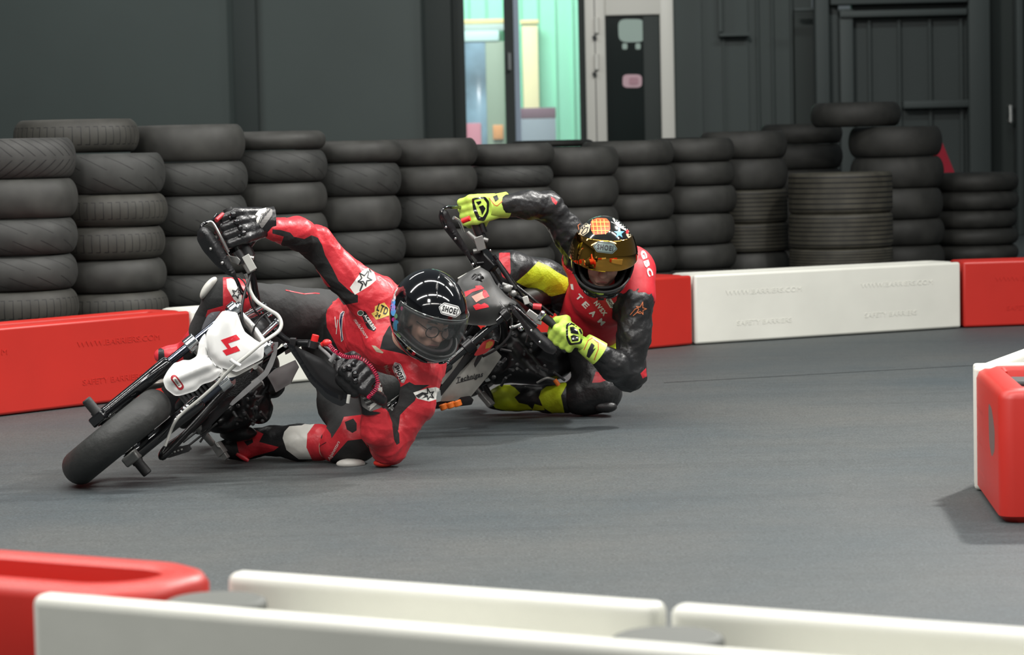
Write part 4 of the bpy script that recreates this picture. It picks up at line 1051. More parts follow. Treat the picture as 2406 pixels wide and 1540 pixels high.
# hand guards
panel('hand_guard', [(476, 531), (492, 537), (513, 567), (532, 600), (551, 634), (556, 648), (550, 652), (533, 646), (505, 622), (477, 590), (463, 565), (463, 543)], None, n_front, BLK, bk1, bulge=.018, bs=12, thick=.004, step=7, depth=lambda x, y: P(x, y, 8.70 + .0003 * (y - 530)), ridge=((480, 545), (545, 645), 12, .008))
tubepx('guard_bar', [(510, 505, 8.84), (498, 519, 8.78), (484, 523, 8.73), (474, 534, 8.71), (482, 560, 8.72), (520, 612, 8.74), (552, 652, 8.76), (566, 682, 8.80), (578, 697, 8.84)], [.006, .006, .007, .008, .006, .007, .008], BLKG, bk1, 12)
for p in ((495, 585, 8.695), (522, 618, 8.70)): mb = MB(); mb.ball(P(*p), .0055, 10); mb.build('guard_screw', ALU, bk1)

mb = MB(); mb.tube(pt([(508, 518, 8.75), (524, 504, 8.78)]), .008, 10); mb.build('lever_tip', mat('red_metal', (.6, .05, .06), .3, .4), bk1)
gpoly = [(672, 806), (690, 812), (712, 850), (735, 885), (768, 915), (802, 930), (820, 926), (822, 943), (803, 956), (782, 948), (764, 936), (728, 899), (699, 850), (684, 828)]
panel('hand_guard', gpoly, None, n_front, BLKG, bk1, bulge=.008, bs=6, thick=.004, step=6, depth=lambda x, y: P(x, y, 8.66 + .0005 * (x - 680)))
panel('hand_guard_shield', [(690, 812), (725, 828), (760, 845), (790, 870), (815, 900), (826, 926), (806, 936), (768, 920), (735, 890), (710, 852)], None, n_front, BLK, bk1, bulge=.006, bs=10, thick=.004, step=9, depth=lambda x, y: P(x, y, 8.74 + .0002 * (x - 680)))
mb = MB(); mb.ball(P(671, 812, 8.70), .009, 12); mb.build('guard_bolt', CHR, bk1)
mb = MB(); mb.tube(pt([(817, 948, 8.68), (820, 928, 8.68)]), .006, 10); mb.build('guard_end', LGREY, bk1)
# switches, lanyard
mb = MB(); mb.box(P(688, 805, 8.83), ((1, .1, -.1), (0, 1, 0), (.1, 0, 1)), (.011, .016, .016)); mb.build('bar_clamp', BLK, bk1, bevel=.003); mb = MB(); mb.tube(pt([(738, 802, 8.80), (734, 818, 8.80)]), .020, 16); mb.build('switch_block', BLK, bk1)
mb = MB(); mb.tube(pt([(742, 787, 8.80), (737, 806, 8.80)]), .0125, 14); mb.build('kill_switch', REDK, bk1, bevel=.002)
mb = MB(); mb.ball(P(768, 806, 8.78), (.017, .014, .013), 14); mb.tube(pt([(757, 810, 8.79), (766, 806, 8.78)]), .009, 10); mb.build('choke_knob', REDK, bk1)
mb = MB(); mb.tube(pt([(750, 815, 8.80), (772, 835, 8.74), (786, 852, 8.70)]), .006, 10); mb.tube(pt([(776, 850, 8.69), (783, 842, 8.69), (788, 832, 8.69), (785, 838, 8.69)]), .009, 10); mb.build('clutch_lever', MGREY, bk1)
coil = []
base = catmull(pt([(774, 810, 8.74), (783, 822, 8.70), (800, 834, 8.67), (818, 840, 8.655), (838, 840, 8.655), (862, 852, 8.65), (876, 868, 8.64), (886, 888, 8.635), (886, 910, 8.63), (874, 926, 8.63), (864, 936, 8.63)]), 26)
for i in range(len(base) - 1):
    t = (base[i + 1] - base[i]).normalized(); a = t.orthogonal().normalized(); b2 = t.cross(a); ph = i * 1.05
    coil.append(base[i] + (a * cos(ph) + b2 * sin(ph)) * .0062)
mb = MB(); mb.tube(coil, .0018, 6); mb.build('kill_switch_lanyard', mat('crimson_cord', (.42, .008, .05), .3), bk1)
# shrouds, guards and lower parts as seen from the front
def Lp(F, y): return lambda px, py: F.lat(px, py, y)
panel('radiator_shroud', [(628, 884), (645, 868), (694, 846), (703, 863), (692, 884), (684, 901), (648, 923), (641, 907)], None, n_front, MGREY, bk1, bulge=.008, bs=10, thick=.004, step=9, rnd=.08, depth=lambda x, y: P(x, y, 9.12 + .0016 * (x - 640)))
panel('shroud_edge', [(641, 804), (654, 804), (650, 834), (641, 860), (630, 881), (612, 898), (580, 926), (546, 954), (539, 951), (546, 941), (575, 914), (604, 888), (621, 872), (631, 851), (639, 832)], None, n_front, mat('pale_grey_plastic', (.42, .42, .42), .35), bk1, bulge=.006, bs=4, thick=.004, step=6, rnd=.1, depth=lambda x, y: P(x, y, 8.86 + .0006 * (x - 540)))
panel('side_cover', [(618, 905), (636, 896), (640, 912), (636, 945), (618, 988), (612, 990), (622, 945)], None, n_front, DGREY, bk1, bulge=.006, bs=5, thick=.004, step=8, depth=lambda x, y: P(x, y, 9.25))
panel('side_cover', [(588, 985), (586, 968), (600, 975), (612, 984), (608, 992), (592, 998)], None, n_front, DGREY, bk1, bulge=.004, bs=5, thick=.004, step=8, depth=lambda x, y: P(x, y, 9.2))
panel('radiator', [(520, 930), (558, 890), (608, 866), (620, 880), (560, 925), (470, 1010), (462, 1002)], None, n_front, mat('dark_core', (.02, .02, .021), .4, bump=.6, bscale=220), bk1, bulge=.002, bs=5, thick=.02, step=12, rnd=.05, depth=lambda x, y: P(x, y, 8.98))
panel('engine_guard_plate', [(466, 1003), (505, 965), (520, 940), (552, 930), (548, 948), (486, 1010), (474, 1018)], None, n_front, BLKM, bk1, bulge=.002, bs=5, thick=.006, step=12, rnd=.05, depth=lambda x, y: P(x, y, 8.92))
tubepx('crash_bar', [(545, 905, 8.86), (505, 945, 8.82), (455, 1000, 8.76), (392, 1066, 8.70), (380, 1072, 8.70), (392, 1052, 8.74), (430, 1025, 8.84), (500, 965, 8.95), (560, 915, 9.05)], .0125, BLKM, bk1, 12)
panel('skid_grille', [(392, 1062), (415, 1052), (446, 1044), (449, 1056), (444, 1062), (400, 1076), (384, 1078)], None, n_front, DGREY, bk1, bulge=.002, bs=4, thick=.006, step=7, rnd=.1, depth=lambda x, y: P(x, y, 8.80))
for x, y in ((401, 1066), (409, 1063), (417, 1060), (425, 1057.5)): mb = MB(); mb.tube([P(x, y, 8.795), P(x + 4, y - 1, 8.795)], .003, 6); mb.build('grille_hole', LGREY, bk1)

mb = MB(); mb.tube(pt([(463, 1000, 8.92), (478, 1018, 8.95), (500, 1044, 8.99)]), [.016, .014, .012], 14); mb.box(P(516, 1056, 8.98), (P(530, 1075, 8.98) - P(505, 1040, 8.98), F1.u, F1.f), (.022, .015, .018)); mb.box(P(528, 1070, 8.98), (P(530, 1075, 8.98) - P(505, 1040, 8.98), F1.u, F1.f), (.016, .009, .012)); mb.tube(pt([(505, 1040, 8.96), (512, 1050, 8.955), (518, 1052, 8.955)]), .0045, 8); mb.build('shift_side_peg', CAST, bk1, bevel=.003)
mb = MB(); mb.tube(pt([(512, 903, 8.70), (536, 888, 8.74)]), .034, 24); mb.build('fork_brace', ALU, bk1)
for a_, b_ in (((430, 1040), (500, 985)), ((440, 1050), (510, 995)), ((420, 1050), (450, 1055)), ((470, 1040), (495, 1000))): mb = MB(); mb.tube([P(*a_, 8.93), P(*b_, 8.93)], .004, 8); mb.build('skid_tube', DGREY, bk1)

for x, y, r in ((434, 962, .011), (440, 956, .009), (427, 969, .008), (423, 978, .006)): mb = MB(); mb.ball(P(x, y, 8.60), r, 12); mb.build('chrome_glint', CHR, bk1)  # chrome beads stand in for a bright reflection on the fork

def lump(name, pts_, r, mt, parent, k=.02, wr=0.0, vox=.012):
    V, Fc = nets([el(P(*p), r_) for p, r_ in zip(pts_, r)], vox, k=k, wrinkle=wr)
    me = bpy.data.meshes.new(name); me.from_pydata(V.tolist(), [], Fc.tolist())
    for p in me.polygons: p.use_smooth = True
    me.materials.append(mt); return link(name, me, parent)
lump('crankcase', [(575, 930, 9.12), (560, 975, 9.12), (610, 960, 9.18), (600, 900, 9.15), (520, 1000, 9.10), (640, 900, 9.25), (560, 1020, 9.16)], [(.06, .05, .05), (.07, .06, .05), (.05, .05, .06), (.05, .05, .05), (.06, .05, .03), (.05, .05, .06), (.07, .05, .03)], BLKM, bk1)
mb = MB()
rr_ = random.Random(3)
for k in range(26):   # small engine bay details: bolts, fins, hose ends
    x, y = rr_.uniform(540, 620), rr_.uniform(900, 1000)
    mb = MB()
    if rr_.random() < .5: mb.ball(P(x, y, 9.0 + rr_.random() * .06), rr_.uniform(.004, .010), 10); mb.build('engine_bolt', DGREY, bk1)
    else: mb.tube([P(x, y, 9.03), P(x + rr_.uniform(-18, 18), y + rr_.uniform(-16, 16), 9.06)], rr_.uniform(.003, .007), 8); mb.build('engine_rod', DGREY, bk1)
mb = MB(); mb.tube(pt([(600, 862, 8.95), (612, 872, 8.98), (608, 895, 9.0), (590, 915, 9.02)]), .011, 12); mb.tube(pt([(596, 905, 8.97), (613, 893, 8.97)]), .016, 14); mb.build('carburettor', CAST, bk1)
mb = MB(); mb.ball(P(628, 815, 8.92), .02, 12); mb.build('fork_cap', ALU, bk1)
mb = MB(); mb.ball(P(626, 820, 8.86), (.012, .012, .02), 12); mb.build('adjuster', REDK, bk1)

# ---------------- second motorcycle
F2 = Frame(-0.67460927, 9.87113543, psi=-0.3969, th=0.82668, pit=Q['pit'], sc=Q['sc'], steer=Q['steer'], z0=.03)
bk2 = empty('motorcycle', (-.5, 9.95, 0), 'black motorcycle following close behind, worn red number on its grey-black front', 'motorcycle', None)
bike_common(F2, bk2, 'black')
P2C = mat('worn_black_fairing', (0.020, 0.021, 0.020), .42, var=.15, vscale=10)
f2p = [(1078, 655), (1105, 636), (1130, 628), (1150, 640), (1165, 668), (1190, 695), (1215, 712), (1203, 735), (1178, 757), (1150, 766), (1118, 765), (1090, 762), (1070, 740), (1060, 700)]
def d2(x, y): return P(x, y, 9.84 + .00045 * (x - 1130) - .0006 * (y - 700))
pl2 = panel('front_fairing', f2p, None, n_front, P2C, bk2, bulge=.035, bs=26, thick=.005, step=8, rnd=.15, depth=d2, ridge=((1105, 640), (1150, 765), 45, .012))
b2v = bvh_of(pl2)
sticker([[(1091, 686), (1118, 677), (1117, 672), (1130, 671), (1138, 678), (1110, 686.5), (1094, 698)]], b2v, 'number_stroke', REDP, pl2, 6)
sticker([[(1108, 697), (1138, 683), (1150, 697), (1143, 700), (1130, 704), (1119, 711)]], b2v, 'number_stroke', PEACH, pl2, 6)
sticker([[(1135, 681), (1142, 683), (1150, 697), (1139, 700), (1134, 692)]], b2v, 'number_stroke', REDP, pl2, 6, off=.0025)
sticker([[(1111, 719), (1123, 713), (1130, 716), (1138, 712), (1147, 717), (1149, 722), (1118, 729)]], b2v, 'number_stroke', REDP, pl2, 6)
mb = MB(); mb.tube(catmull(pt([(1076, 655, 9.86), (1100, 642, 9.88), (1128, 627, 9.9)]), 4), .0035, 8); mb.build('screen_edge', LGREY, bk2)
mb = MB(); mb.ball(P(1151, 673, 9.88), .006, 10); mb.tube(pt([(1162, 735, 9.88), (1173, 726, 9.88)]), .004, 8); mb.build('fairing_bolt', LGREY, bk2)
panel('fairing_beak', [(1095, 754), (1125, 754), (1152, 760), (1133, 765), (1096, 762)], None, n_front, LGREY, bk2, bulge=.006, bs=4, thick=.004, step=7, depth=lambda x, y: P(x, y, 9.84))
tubepx('fairing_trim', [(1172, 668, 9.90), (1166, 700, 9.86), (1150, 725, 9.84), (1132, 745, 9.85), (1120, 760, 9.88)], .005, BLK, bk2)
# bars
tubepx('handlebar', [(1110, 478, 10.02), (1122, 520, 10.02), (1136, 570, 10.02), (1142, 600, 10.03), (1160, 640, 10.05), (1190, 680, 10.06), (1230, 706, 10.02), (1262, 730, 10.0), (1310, 765, 9.98), (1350, 800, 9.97)], .0115, BLKM, bk2, 14)
tubepx('guard_bar', [(1086, 487, 10.0), (1065, 488, 9.92), (1047, 488, 9.88), (1038, 500, 9.86), (1048, 530, 9.87), (1080, 570, 9.90), (1104, 608, 9.95), (1115, 626, 9.98)], [.006, .006, .006, .008, .006, .007, .007], BLKG, bk2, 12)
panel('hand_guard', [(1041, 491), (1052, 496), (1060, 515), (1073, 540), (1088, 565), (1102, 590), (1110, 612), (1103, 610), (1085, 590), (1060, 560), (1040, 535), (1030, 510), (1033, 495)], None, n_front, BLK, bk2, bulge=.016, bs=10, thick=.004, step=7, depth=lambda x, y: P(x, y, 9.86 + .0003 * (y - 490)))
for p in ((1048, 534, 9.85), (1070, 561, 9.86), (1248, 787 - 10, 9.74), (1268, 804, 9.74), (1152, 589, 9.97)): mb = MB(); mb.ball(P(*p), .0055, 10); mb.build('bolt', CHR, bk2)
for x, y, r in ((1193, 735, .010), (1166, 765, .007), (1224, 772, .012), (1203, 768, .006), (1111, 621, .006)): mb = MB(); mb.ball(P(x, y, 9.83), r, 10); mb.build('bolt', CHR, bk2)

mb = MB(); mb.tube(pt([(1121, 524, 10.0), (1131, 550, 10.0)]), .026, 20); mb.tube(pt([(1127, 546, 10.0), (1133, 560, 10.0)]), .018, 18); mb.tube(pt([(1130, 522, 9.97), (1136, 545, 9.97)]), .008, 10); mb.build('throttle_housing', BLK, bk2)
mb = MB(); mb.box(P(1128, 572, 9.96), ((.25, .1, -1), (1, .4, .3), (0, 1, 0)), (.028, .019, .018)); mb.tube(pt([(1098, 545, 9.95), (1108, 556, 9.95), (1124, 570, 9.96)]), [.008, .011, .014], 10); mb.tube(pt([(1135, 562, 9.96), (1147, 566, 9.96)]), .009, 10); mb.tube(pt([(1112, 592, 9.97), (1128, 588, 9.97)]), .011, 10); mb.build('brake_reservoir', CAST, bk2, bevel=.003)
mb = MB(); mb.tube(pt([(1066, 512, 9.9), (1080, 520, 9.92), (1090, 545, 9.94)]), [.008, .007, .005], 10); mb.build('brake_lever', ALU, bk2)
mb = MB(); mb.tube(pt([(1086, 520, 9.89), (1104, 513, 9.88)]), .0105, 12); mb.build('lever_sleeve', REDK, bk2)
mb = MB(); mb.box(P(1141, 608, 10.0), (F2.l, F2.u, F2.f), (.055, .022, .03)); mb.tube(pt([(1118, 620, 9.98), (1160, 615, 9.98)]), .010, 12); mb.build('upper_yoke', BLKM, bk2, bevel=.005)
for a_, b_, r, mt_ in (((1160, 600), (1225, 690), .007, BLKG), ((1166, 612), (1212, 680), .010, BLK), ((1150, 640), (1190, 700), .011, BLKM), ((1158, 655), (1240, 745), .010, BLKM), ((1200, 640 + 20), (1238, 708), .006, BLKG), ((1208, 668), (1300, 742), .006, BLKM), ((1175, 600 + 25), (1205, 672), .004, CAST)):
    mb = MB(); mb.tube([P(*a_, 9.98), P(*b_, 9.98)], r, 12); mb.build('cable_run', mt_, bk2)
mb = MB(); mb.ball(P(1192, 678, 9.94), .018, 12); mb.ball(P(1206, 690, 9.94), .014, 12); mb.tube(pt([(1180, 668, 9.94), (1204, 676, 9.94)]), .008, 10); mb.build('bar_mount', CAST, bk2)
mb = MB(); mb.box(P(1236, 706, 9.93), ((.3, 0, -1), (1, 0, .3), (0, 1, 0)), (.016, .011, .008)); mb.build('bar_clamp', LGREY, bk2, bevel=.003)
mb = MB(); mb.box(P(1252, 742, 9.93), ((1, 0, -.75), (.75, 0, 1), (0, 1, 0)), (.027, .014, .012)); mb.box(P(1262, 757, 9.93), ((1, 0, -.3), (.3, 0, 1), (0, 1, 0)), (.018, .008, .010)); mb.build('clutch_perch', ALU, bk2, bevel=.003)
mb = MB(); mb.tube(pt([(1266, 750, 9.92), (1278, 733, 9.92)]), .012, 12); mb.ball(P(1276, 737, 9.91), .013, 12); mb.build('adjuster', CHR, bk2)
mb = MB(); mb.tube(pt([(1252, 720, 9.96), (1272, 722, 9.96)]), .013, 12); mb.build('red_collar', mat('red_metal', (.6, .05, .06), .3, .4), bk2); mb = MB(); mb.ball(P(1308, 775, 9.93), .014, 12); mb.build('red_knob', mat('red_metal', (.6, .05, .06), .3, .4), bk2)
tubepx('clutch_grip', [(1270, 740, 9.98), (1340, 792, 9.97)], .0165, RUB, bk2, 14, 0)
tubepx('throttle_grip', [(1105, 462, 10.02), (1124, 526, 10.02)], .0165, RUB, bk2, 14, 0)
panel('hand_guard', [(1200, 716), (1212, 722), (1240, 752), (1270, 780), (1296, 802), (1310, 822), (1300, 834), (1282, 828), (1256, 805), (1235, 780), (1218, 752), (1203, 735)], None, n_front, BLK, bk2, bulge=.014, bs=12, thick=.004, step=4, depth=lambda x, y: P(x, y, 9.80 + .0002 * (x - 1200)))
tubepx('guard_bar', [(1195, 712, 9.9), (1205, 718, 9.82), (1225, 735, 9.80), (1262, 768, 9.80)], .006, BLKG, bk2)
tubepx('clutch_lever', [(1232, 757, 9.86), (1215, 766, 9.84), (1198, 770, 9.84)], .006, ALU, bk2)
tubepx('brake_hose', [(1190, 728, 9.86), (1200, 745, 9.85), (1202, 765, 9.85), (1196, 790, 9.86), (1170, 818, 9.9), (1135, 838, 9.95)], .005, DGREY, bk2)
# pale side panel with black writing, its black edging, slider bar with orange pucks
SP = mat('scuffed_pale_panel', (0.24, 0.235, 0.215), .5, var=.22, vscale=9)
sp = panel('side_panel', [(1161, 818), (1179, 838), (1150, 880), (1104, 935), (1090, 941), (1035, 944), (1040, 925), (1075, 880), (1120, 835)], None, n_front, SP, bk2, bulge=.006, bs=8, thick=.006, step=9, rnd=.08, depth=lambda x, y: P(x, y, 9.93 + .0008 * (x - 1040)))
panel('side_panel', [(1078, 822), (1090, 836), (1068, 868), (1038, 905), (1030, 880), (1050, 850)], None, n_front, SP, bk2, bulge=.004, bs=8, thick=.006, step=9, rnd=.08, depth=lambda x, y: P(x, y, 9.97))
panel('panel_strap', [(1100, 825), (1112, 833), (1058, 905), (1036, 932), (1034, 912), (1066, 870)], None, n_front, BLK, bk2, bulge=.004, bs=4, thick=.006, step=8, rnd=.05, depth=lambda x, y: P(x, y, 9.915 + .0008 * (x - 1040)))
panel('panel_hook', [(1128, 822), (1142, 818), (1130, 845), (1116, 865), (1113, 856)], None, n_front, BLK, bk2, bulge=.003, bs=4, thick=.006, step=8, rnd=.1, depth=lambda x, y: P(x, y, 9.94))
spv = bvh_of(sp)
word('Technigas', (1105, 888), (62, -14), (-4, -15), spv, 'panel_lettering', BPRINT, sp, .03, shear=.5)
sticker(outline([(1072, 901), (1128, 886)], 1.6, False), spv, 'underline', BPRINT, sp, 6)
pr_ = panel('fairing_sticker', [(1113, 835), (1135, 803), (1150, 797), (1163, 800), (1160, 812), (1142, 830), (1120, 837)], None, n_front, mat('red_yellow_print', (.45, .03, .03), .45), bk2, bulge=.004, bs=6, thick=.004, step=8, depth=lambda x, y: P(x, y, 9.90))
prv = bvh_of(pr_); sticker([[(1143, 806), (1158, 797), (1164, 804), (1150, 818), (1140, 820)]], prv, 'orange_flash', mat('ochre_print', (.45, .22, .03), .5), pr_, 6)
panel('slider_bar', [(1022, 946), (1104, 930), (1113, 940), (1108, 952), (1020, 962)], None, n_front, BLKM, bk2, bulge=.004, bs=4, thick=.02, step=9, rnd=.12, depth=lambda x, y: P(x, y, 9.96))
for i, (x, y) in enumerate(((1043, 956), (1060, 952), (1076, 948))):
    mb = MB(); mb.tube(pt([(x - 3, y - 6, 9.92), (x + 2, y + 7, 9.92)]), [.0165, .0155], 18); mb.build('orange_slider', ORG, bk2, bevel=.003)
mb = MB(); mb.tube(pt([(1303, 893, 10.2), (1313, 906, 10.2)]), .009, 12); mb.build('orange_slider', ORG, bk2)
tubepx('foot_lever', [(1262, 900, 10.2), (1285, 889, 10.18), (1303, 893, 10.2)], .005, CAST, bk2)
panel('belly_cover', [(1110, 800), (1160, 780), (1215, 790), (1265, 850), (1310, 905), (1260, 905), (1200, 900), (1160, 905), (1142, 880), (1165, 845), (1150, 815)], None, n_front, BLKM, bk2, bulge=.03, bs=20, thick=.01, step=14, rnd=.15, depth=lambda x, y: P(x, y, 10.28))
lump('rear_bodywork', [(1225, 800, 10.42), (1280, 820, 10.50), (1320, 838, 10.60), (1345, 848, 10.66), (1270, 872, 10.50), (1215, 870, 10.42), (1305, 868, 10.56)],
     [(.09, .07, .075), (.09, .07, .07), (.08, .07, .06), (.055, .06, .045), (.10, .07, .045), (.10, .06, .055), (.06, .06, .04)], BLKM, bk2, k=.04)
mb = MB(); rr_ = random.Random(5)
for k in range(34):
    x, y = rr_.uniform(1150, 1330), rr_.uniform(780, 890)
    mb = MB()
    if rr_.random() < .4: mb.ball(P(x, y, 10.16 + rr_.random() * .06), rr_.uniform(.004, .010), 10); mb.build('engine_bolt', DGREY, bk2)
    else: mb.tube([P(x, y, 10.2), P(x + rr_.uniform(-26, 26), y + rr_.uniform(-20, 20), 10.24)], rr_.uniform(.003, .008), 8); mb.build('engine_rod', DGREY, bk2)
mb = MB(); mb.tube(pt([(1120, 770, 10.0), (1075, 830, 10.05), (1050, 868, 10.1)]), .02, 12); mb.tube(pt([(1140, 775, 10.0), (1110, 815, 10.05), (1085, 850, 10.1)]), .014, 12); mb.build('lower_frame', BLKM, bk2)
mb = MB(); mb.ball(P(1145, 785, 9.95), .022, 14); mb.ball(P(1105, 800, 9.98), .018, 12); mb.tube(pt([(1120, 800, 9.96), (1150, 812, 9.96)]), .012, 12); mb.build('engine_mount', DGREY, bk2)

# ================================================================== RIDERS
GLV = mat('glove_leather', (0.013, 0.013, 0.014), 0.30, bump=.3, bscale=70)
NECK = mat('neck_warmer', (0.010, 0.010, 0.011), .8)
def unit(v): v = Vector(v); return v.normalized()
def frame3(fwd, up):
    f = unit(fwd); u = Vector(up); u = (u - f * u.dot(f)).normalized(); r = f.cross(u); return f, u, r

# ---- hand closed round a grip: palm, four bent fingers, thumb from the side
def hand_prims(G, g, Wp, towards, s=1.0, grow=0.0):
    """G grip centre, g grip axis pointing to the thumb side (inwards), Wp wrist, towards: direction the back of the hand faces"""
    g = unit(g); a = Vector(Wp) - Vector(G); a = (a - g * a.dot(g)).normalized(); b = g.cross(a)
    if b.dot(Vector(towards)) < 0: b = -b
    def L(x, y, z): return np.array(Vector(G) + a * x * s + b * y * s + g * z * s)
    palm = []; 
    offs = [-.034, -.011, .012, .034]; rad = [.0095, .0105, .011, .0105]; ln = [.88, 1.0, 1.04, .97]
    W = np.array(Vector(Wp))
    for o, r, l in zip(offs, rad, ln):
        k = L(.010, .043, o); r += grow
        palm.append(rc(W + (L(0, 0, o * .7) - L(0, 0, 0)), k, .017 + grow, .0155 + grow))
    palm.append(rc(L(.028, .026, -.022), L(.028, .026, .022), .022 + grow, .022 + grow))
    fingers = []
    for o, r, l in zip(offs, rad, ln):
        r += grow; k = L(.008, .043, o)
        p1 = L(-.030 * l, .030, o * .98); p2 = L(-.036 * l, -.006, o * .95); p3 = L(-.014, -.030, o * .92)
        fingers.append([rc(k, p1, r * 1.16, r * 1.02), rc(p1, p2, r * 1.02, r * .94), rc(p2, p3, r * .94, r * .84)])
    t0 = L(.040, .012, .030); t1 = L(.012, -.012, .052); t2 = L(-.014, -.022, .050); t3 = L(-.032, -.012, .044)
    thumb = [rc(t0, t1, .016 + grow, .0135 + grow), rc(t1, t2, .0135 + grow, .0118 + grow), rc(t2, t3, .0118 + grow, .0105 + grow)]
    return palm, fingers, thumb, L
def glove(name, G, g, Wp, towards, mt, mtf, parent, cuff, s=1.0, knuckle=None):
    palm, fingers, thumb, L = hand_prims(G, g, Wp, towards, s, grow=.0045)
    pr = palm + [p for f in fingers for p in f] + thumb
    o = sdf_obj(name, pr, .0042, mt, parent, k=.0062, smooth=1)
    return o, L
def helmet_mesh(C, f, u, sc, part, inflate=0.0, na=96, ne=64, az=(-180, 180), elv=(-90, 90)):
    """star shaped shell: radius as a function of direction in helmet coordinates"""
    f, u, r = frame3(f, u); C = Vector(C)
    def rad(a, e):
        d = np.array([cos(e) * cos(a), sin(e), cos(e) * sin(a)])   # fwd, up, right
        A = np.array([.160, .156, .129]); R1 = 1 / np.linalg.norm(d / A)
        # chin bar: ellipsoid shifted forward and down
        c = np.array([.050, -.072, 0]); B = np.array([.112, .078, .096])
        q = d / B; p = c / B; aa = q @ q; bb = -2 * q @ p; cc = p @ p - 1; disc = bb * bb - 4 * aa * cc
        R2 = (-bb + math.sqrt(disc)) / (2 * aa) if disc > 0 else 0
        k = 22.0; R = math.log(math.exp(k * R1 / .1 * .1) + math.exp(k * R2)) / k - .0 if False else (R1 ** 14 + max(R2, 0) ** 14) ** (1 / 14)
        return min(R, .205)
    g = []
    for j in range(ne + 1):
        e = radians(elv[0] + (elv[1] - elv[0]) * j / ne); row = []
        for i in range(na + 1):
            a = radians(az[0] + (az[1] - az[0]) * i / na); R = (rad(a, e) + inflate) * sc
            row.append(C + (f * cos(e) * cos(a) + u * sin(e) + r * cos(e) * sin(a)) * R)
        g.append(row)
    return g
def grid_obj(name, g, mt, parent, skip=None, thick=.0, label=None, wrap=False, ctr=None):
    nr, nc = len(g), len(g[0]); bm = bmesh.new(); V = [[bm.verts.new(p) for p in row] for row in g]
    for j in range(nr - 1):
        for i in range(nc - 1):
            if skip and skip(j, i): continue
            bm.faces.new((V[j][i], V[j][i + 1], V[j + 1][i + 1], V[j + 1][i]))
    bmesh.ops.remove_doubles(bm, verts=bm.verts, dist=.0004)
    for v in [v for v in bm.verts if not v.link_faces]: bm.verts.remove(v)
    bmesh.ops.recalc_face_normals(bm, faces=bm.faces)
    cc = Vector(ctr) if ctr is not None else sum((v.co for v in bm.verts), Vector()) / len(bm.verts)
    if sum((f.calc_center_median() - cc).dot(f.normal) for f in bm.faces) < 0: bmesh.ops.reverse_faces(bm, faces=bm.faces)
    me = bpy.data.meshes.new(name); bm.to_mesh(me); bm.free(); me.materials.append(mt)
    for p in me.polygons: p.use_smooth = True
    o = link(name, me, parent, label)
    if thick: so = o.modifiers.new('s', 'SOLIDIFY'); so.thickness = thick; so.offset = -1
    return o
def head_prims(C, f, u, sc=1.0):
    f, u, r = frame3(f, u); C = Vector(C)
    A = np.array([list(r), list(f), list(u)])
    def L(x, y, z): return np.array(C + (r * x + f * y + u * z) * sc)
    pr = [el(L(0, -.005, .03), np.array([.074, .092, .092]) * sc, A), el(L(0, .022, -.038), np.array([.060, .066, .075]) * sc, A),
          rc(L(0, .088, .004), L(0, .112, -.030), .009 * sc, .014 * sc), rc(L(-.011, .098, -.033), L(.011, .098, -.033), .0095 * sc, .0095 * sc),
          rc(L(-.03, .080, .020), L(.03, .080, .020), .012 * sc, .012 * sc), rc(L(-.020, .083, -.060), L(.020, .083, -.060), .0085 * sc, .0085 * sc),
          rc(L(-.018, .082, -.070), L(.018, .082, -.070), .008 * sc, .008 * sc), el(L(0, .062, -.096), np.array([.024, .024, .02]) * sc, A),
          el(L(-.037, .062, -.028), np.array([.025, .024, .026]) * sc, A), el(L(.037, .062, -.028), np.array([.025, .024, .026]) * sc, A),
          el(L(-.074, -.002, -.012), np.array([.012, .02, .032]) * sc, A), el(L(.074, -.002, -.012), np.array([.012, .02, .032]) * sc, A)]
    return pr, L
def face_details(root, C, f, u, sc, glasses):
    _, L = head_prims(C, f, u, sc); f, u, r = frame3(f, u)
    for sx in (-1, 1):
        mb = MB(); mb.ball(Vector(L(sx * .031, .074, .003)), .0125 * sc, 14); mb.build('eye', mat('eye_white', (.55, .50, .47), .3), root)
        mb = MB(); mb.ball(Vector(L(sx * .031, .086, -.001)), .0055 * sc, 12); mb.build('iris', mat('dark_iris', (.03, .02, .015), .2), root)
        mb = MB(); mb.tube([Vector(L(sx * .013, .092, .022)), Vector(L(sx * .03, .092, .028)), Vector(L(sx * .048, .082, .022))], [.003 * sc, .004 * sc, .002 * sc], 8); mb.build('eyebrow', mat('brown_hair', (.05, .03, .02), .7), root)
    mb = MB(); mb.tube([Vector(L(-.02, .0905, -.0645)), Vector(L(0, .0925, -.064)), Vector(L(.02, .0905, -.0645))], [.0018, .0035, .0018], 8); mb.build('lips', mat('lips', (.42, .17, .15), .5), root)
    if glasses:
        mb = MB()
        for sx in (-1, 1):
            c = Vector(L(sx * .033, .110, -.004)); ring = [c + (r * cos(t) * .026 + u * (sin(t) * .022)) * sc for t in np.linspace(0, 2 * pi, 25)]
            mb.tube(ring, .0017, 8)
            mb.tube([Vector(L(sx * .058, .108, .006)), Vector(L(sx * .074, .05, .006))], .0016, 8)
        mb.tube([Vector(L(-.008, .111, .003)), Vector(L(0, .113, .006)), Vector(L(.008, .111, .003))], .0016, 8)
        gl = mb.build('glasses', BLKG, root)
        mb = MB()
        for sx in (-1, 1):
            c = Vector(L(sx * .033, .109, -.004)); ring = [c + (r * cos(t) * .026 + u * (sin(t) * .022)) * sc for t in np.linspace(0, 2 * pi, 25)[:-1]]
            b_ = len(mb.v); mb.add(ring, [tuple(range(24))])
        mb.build('lens', mat('lens_glass', (.9, .9, .95), .05, alpha=.12), gl)

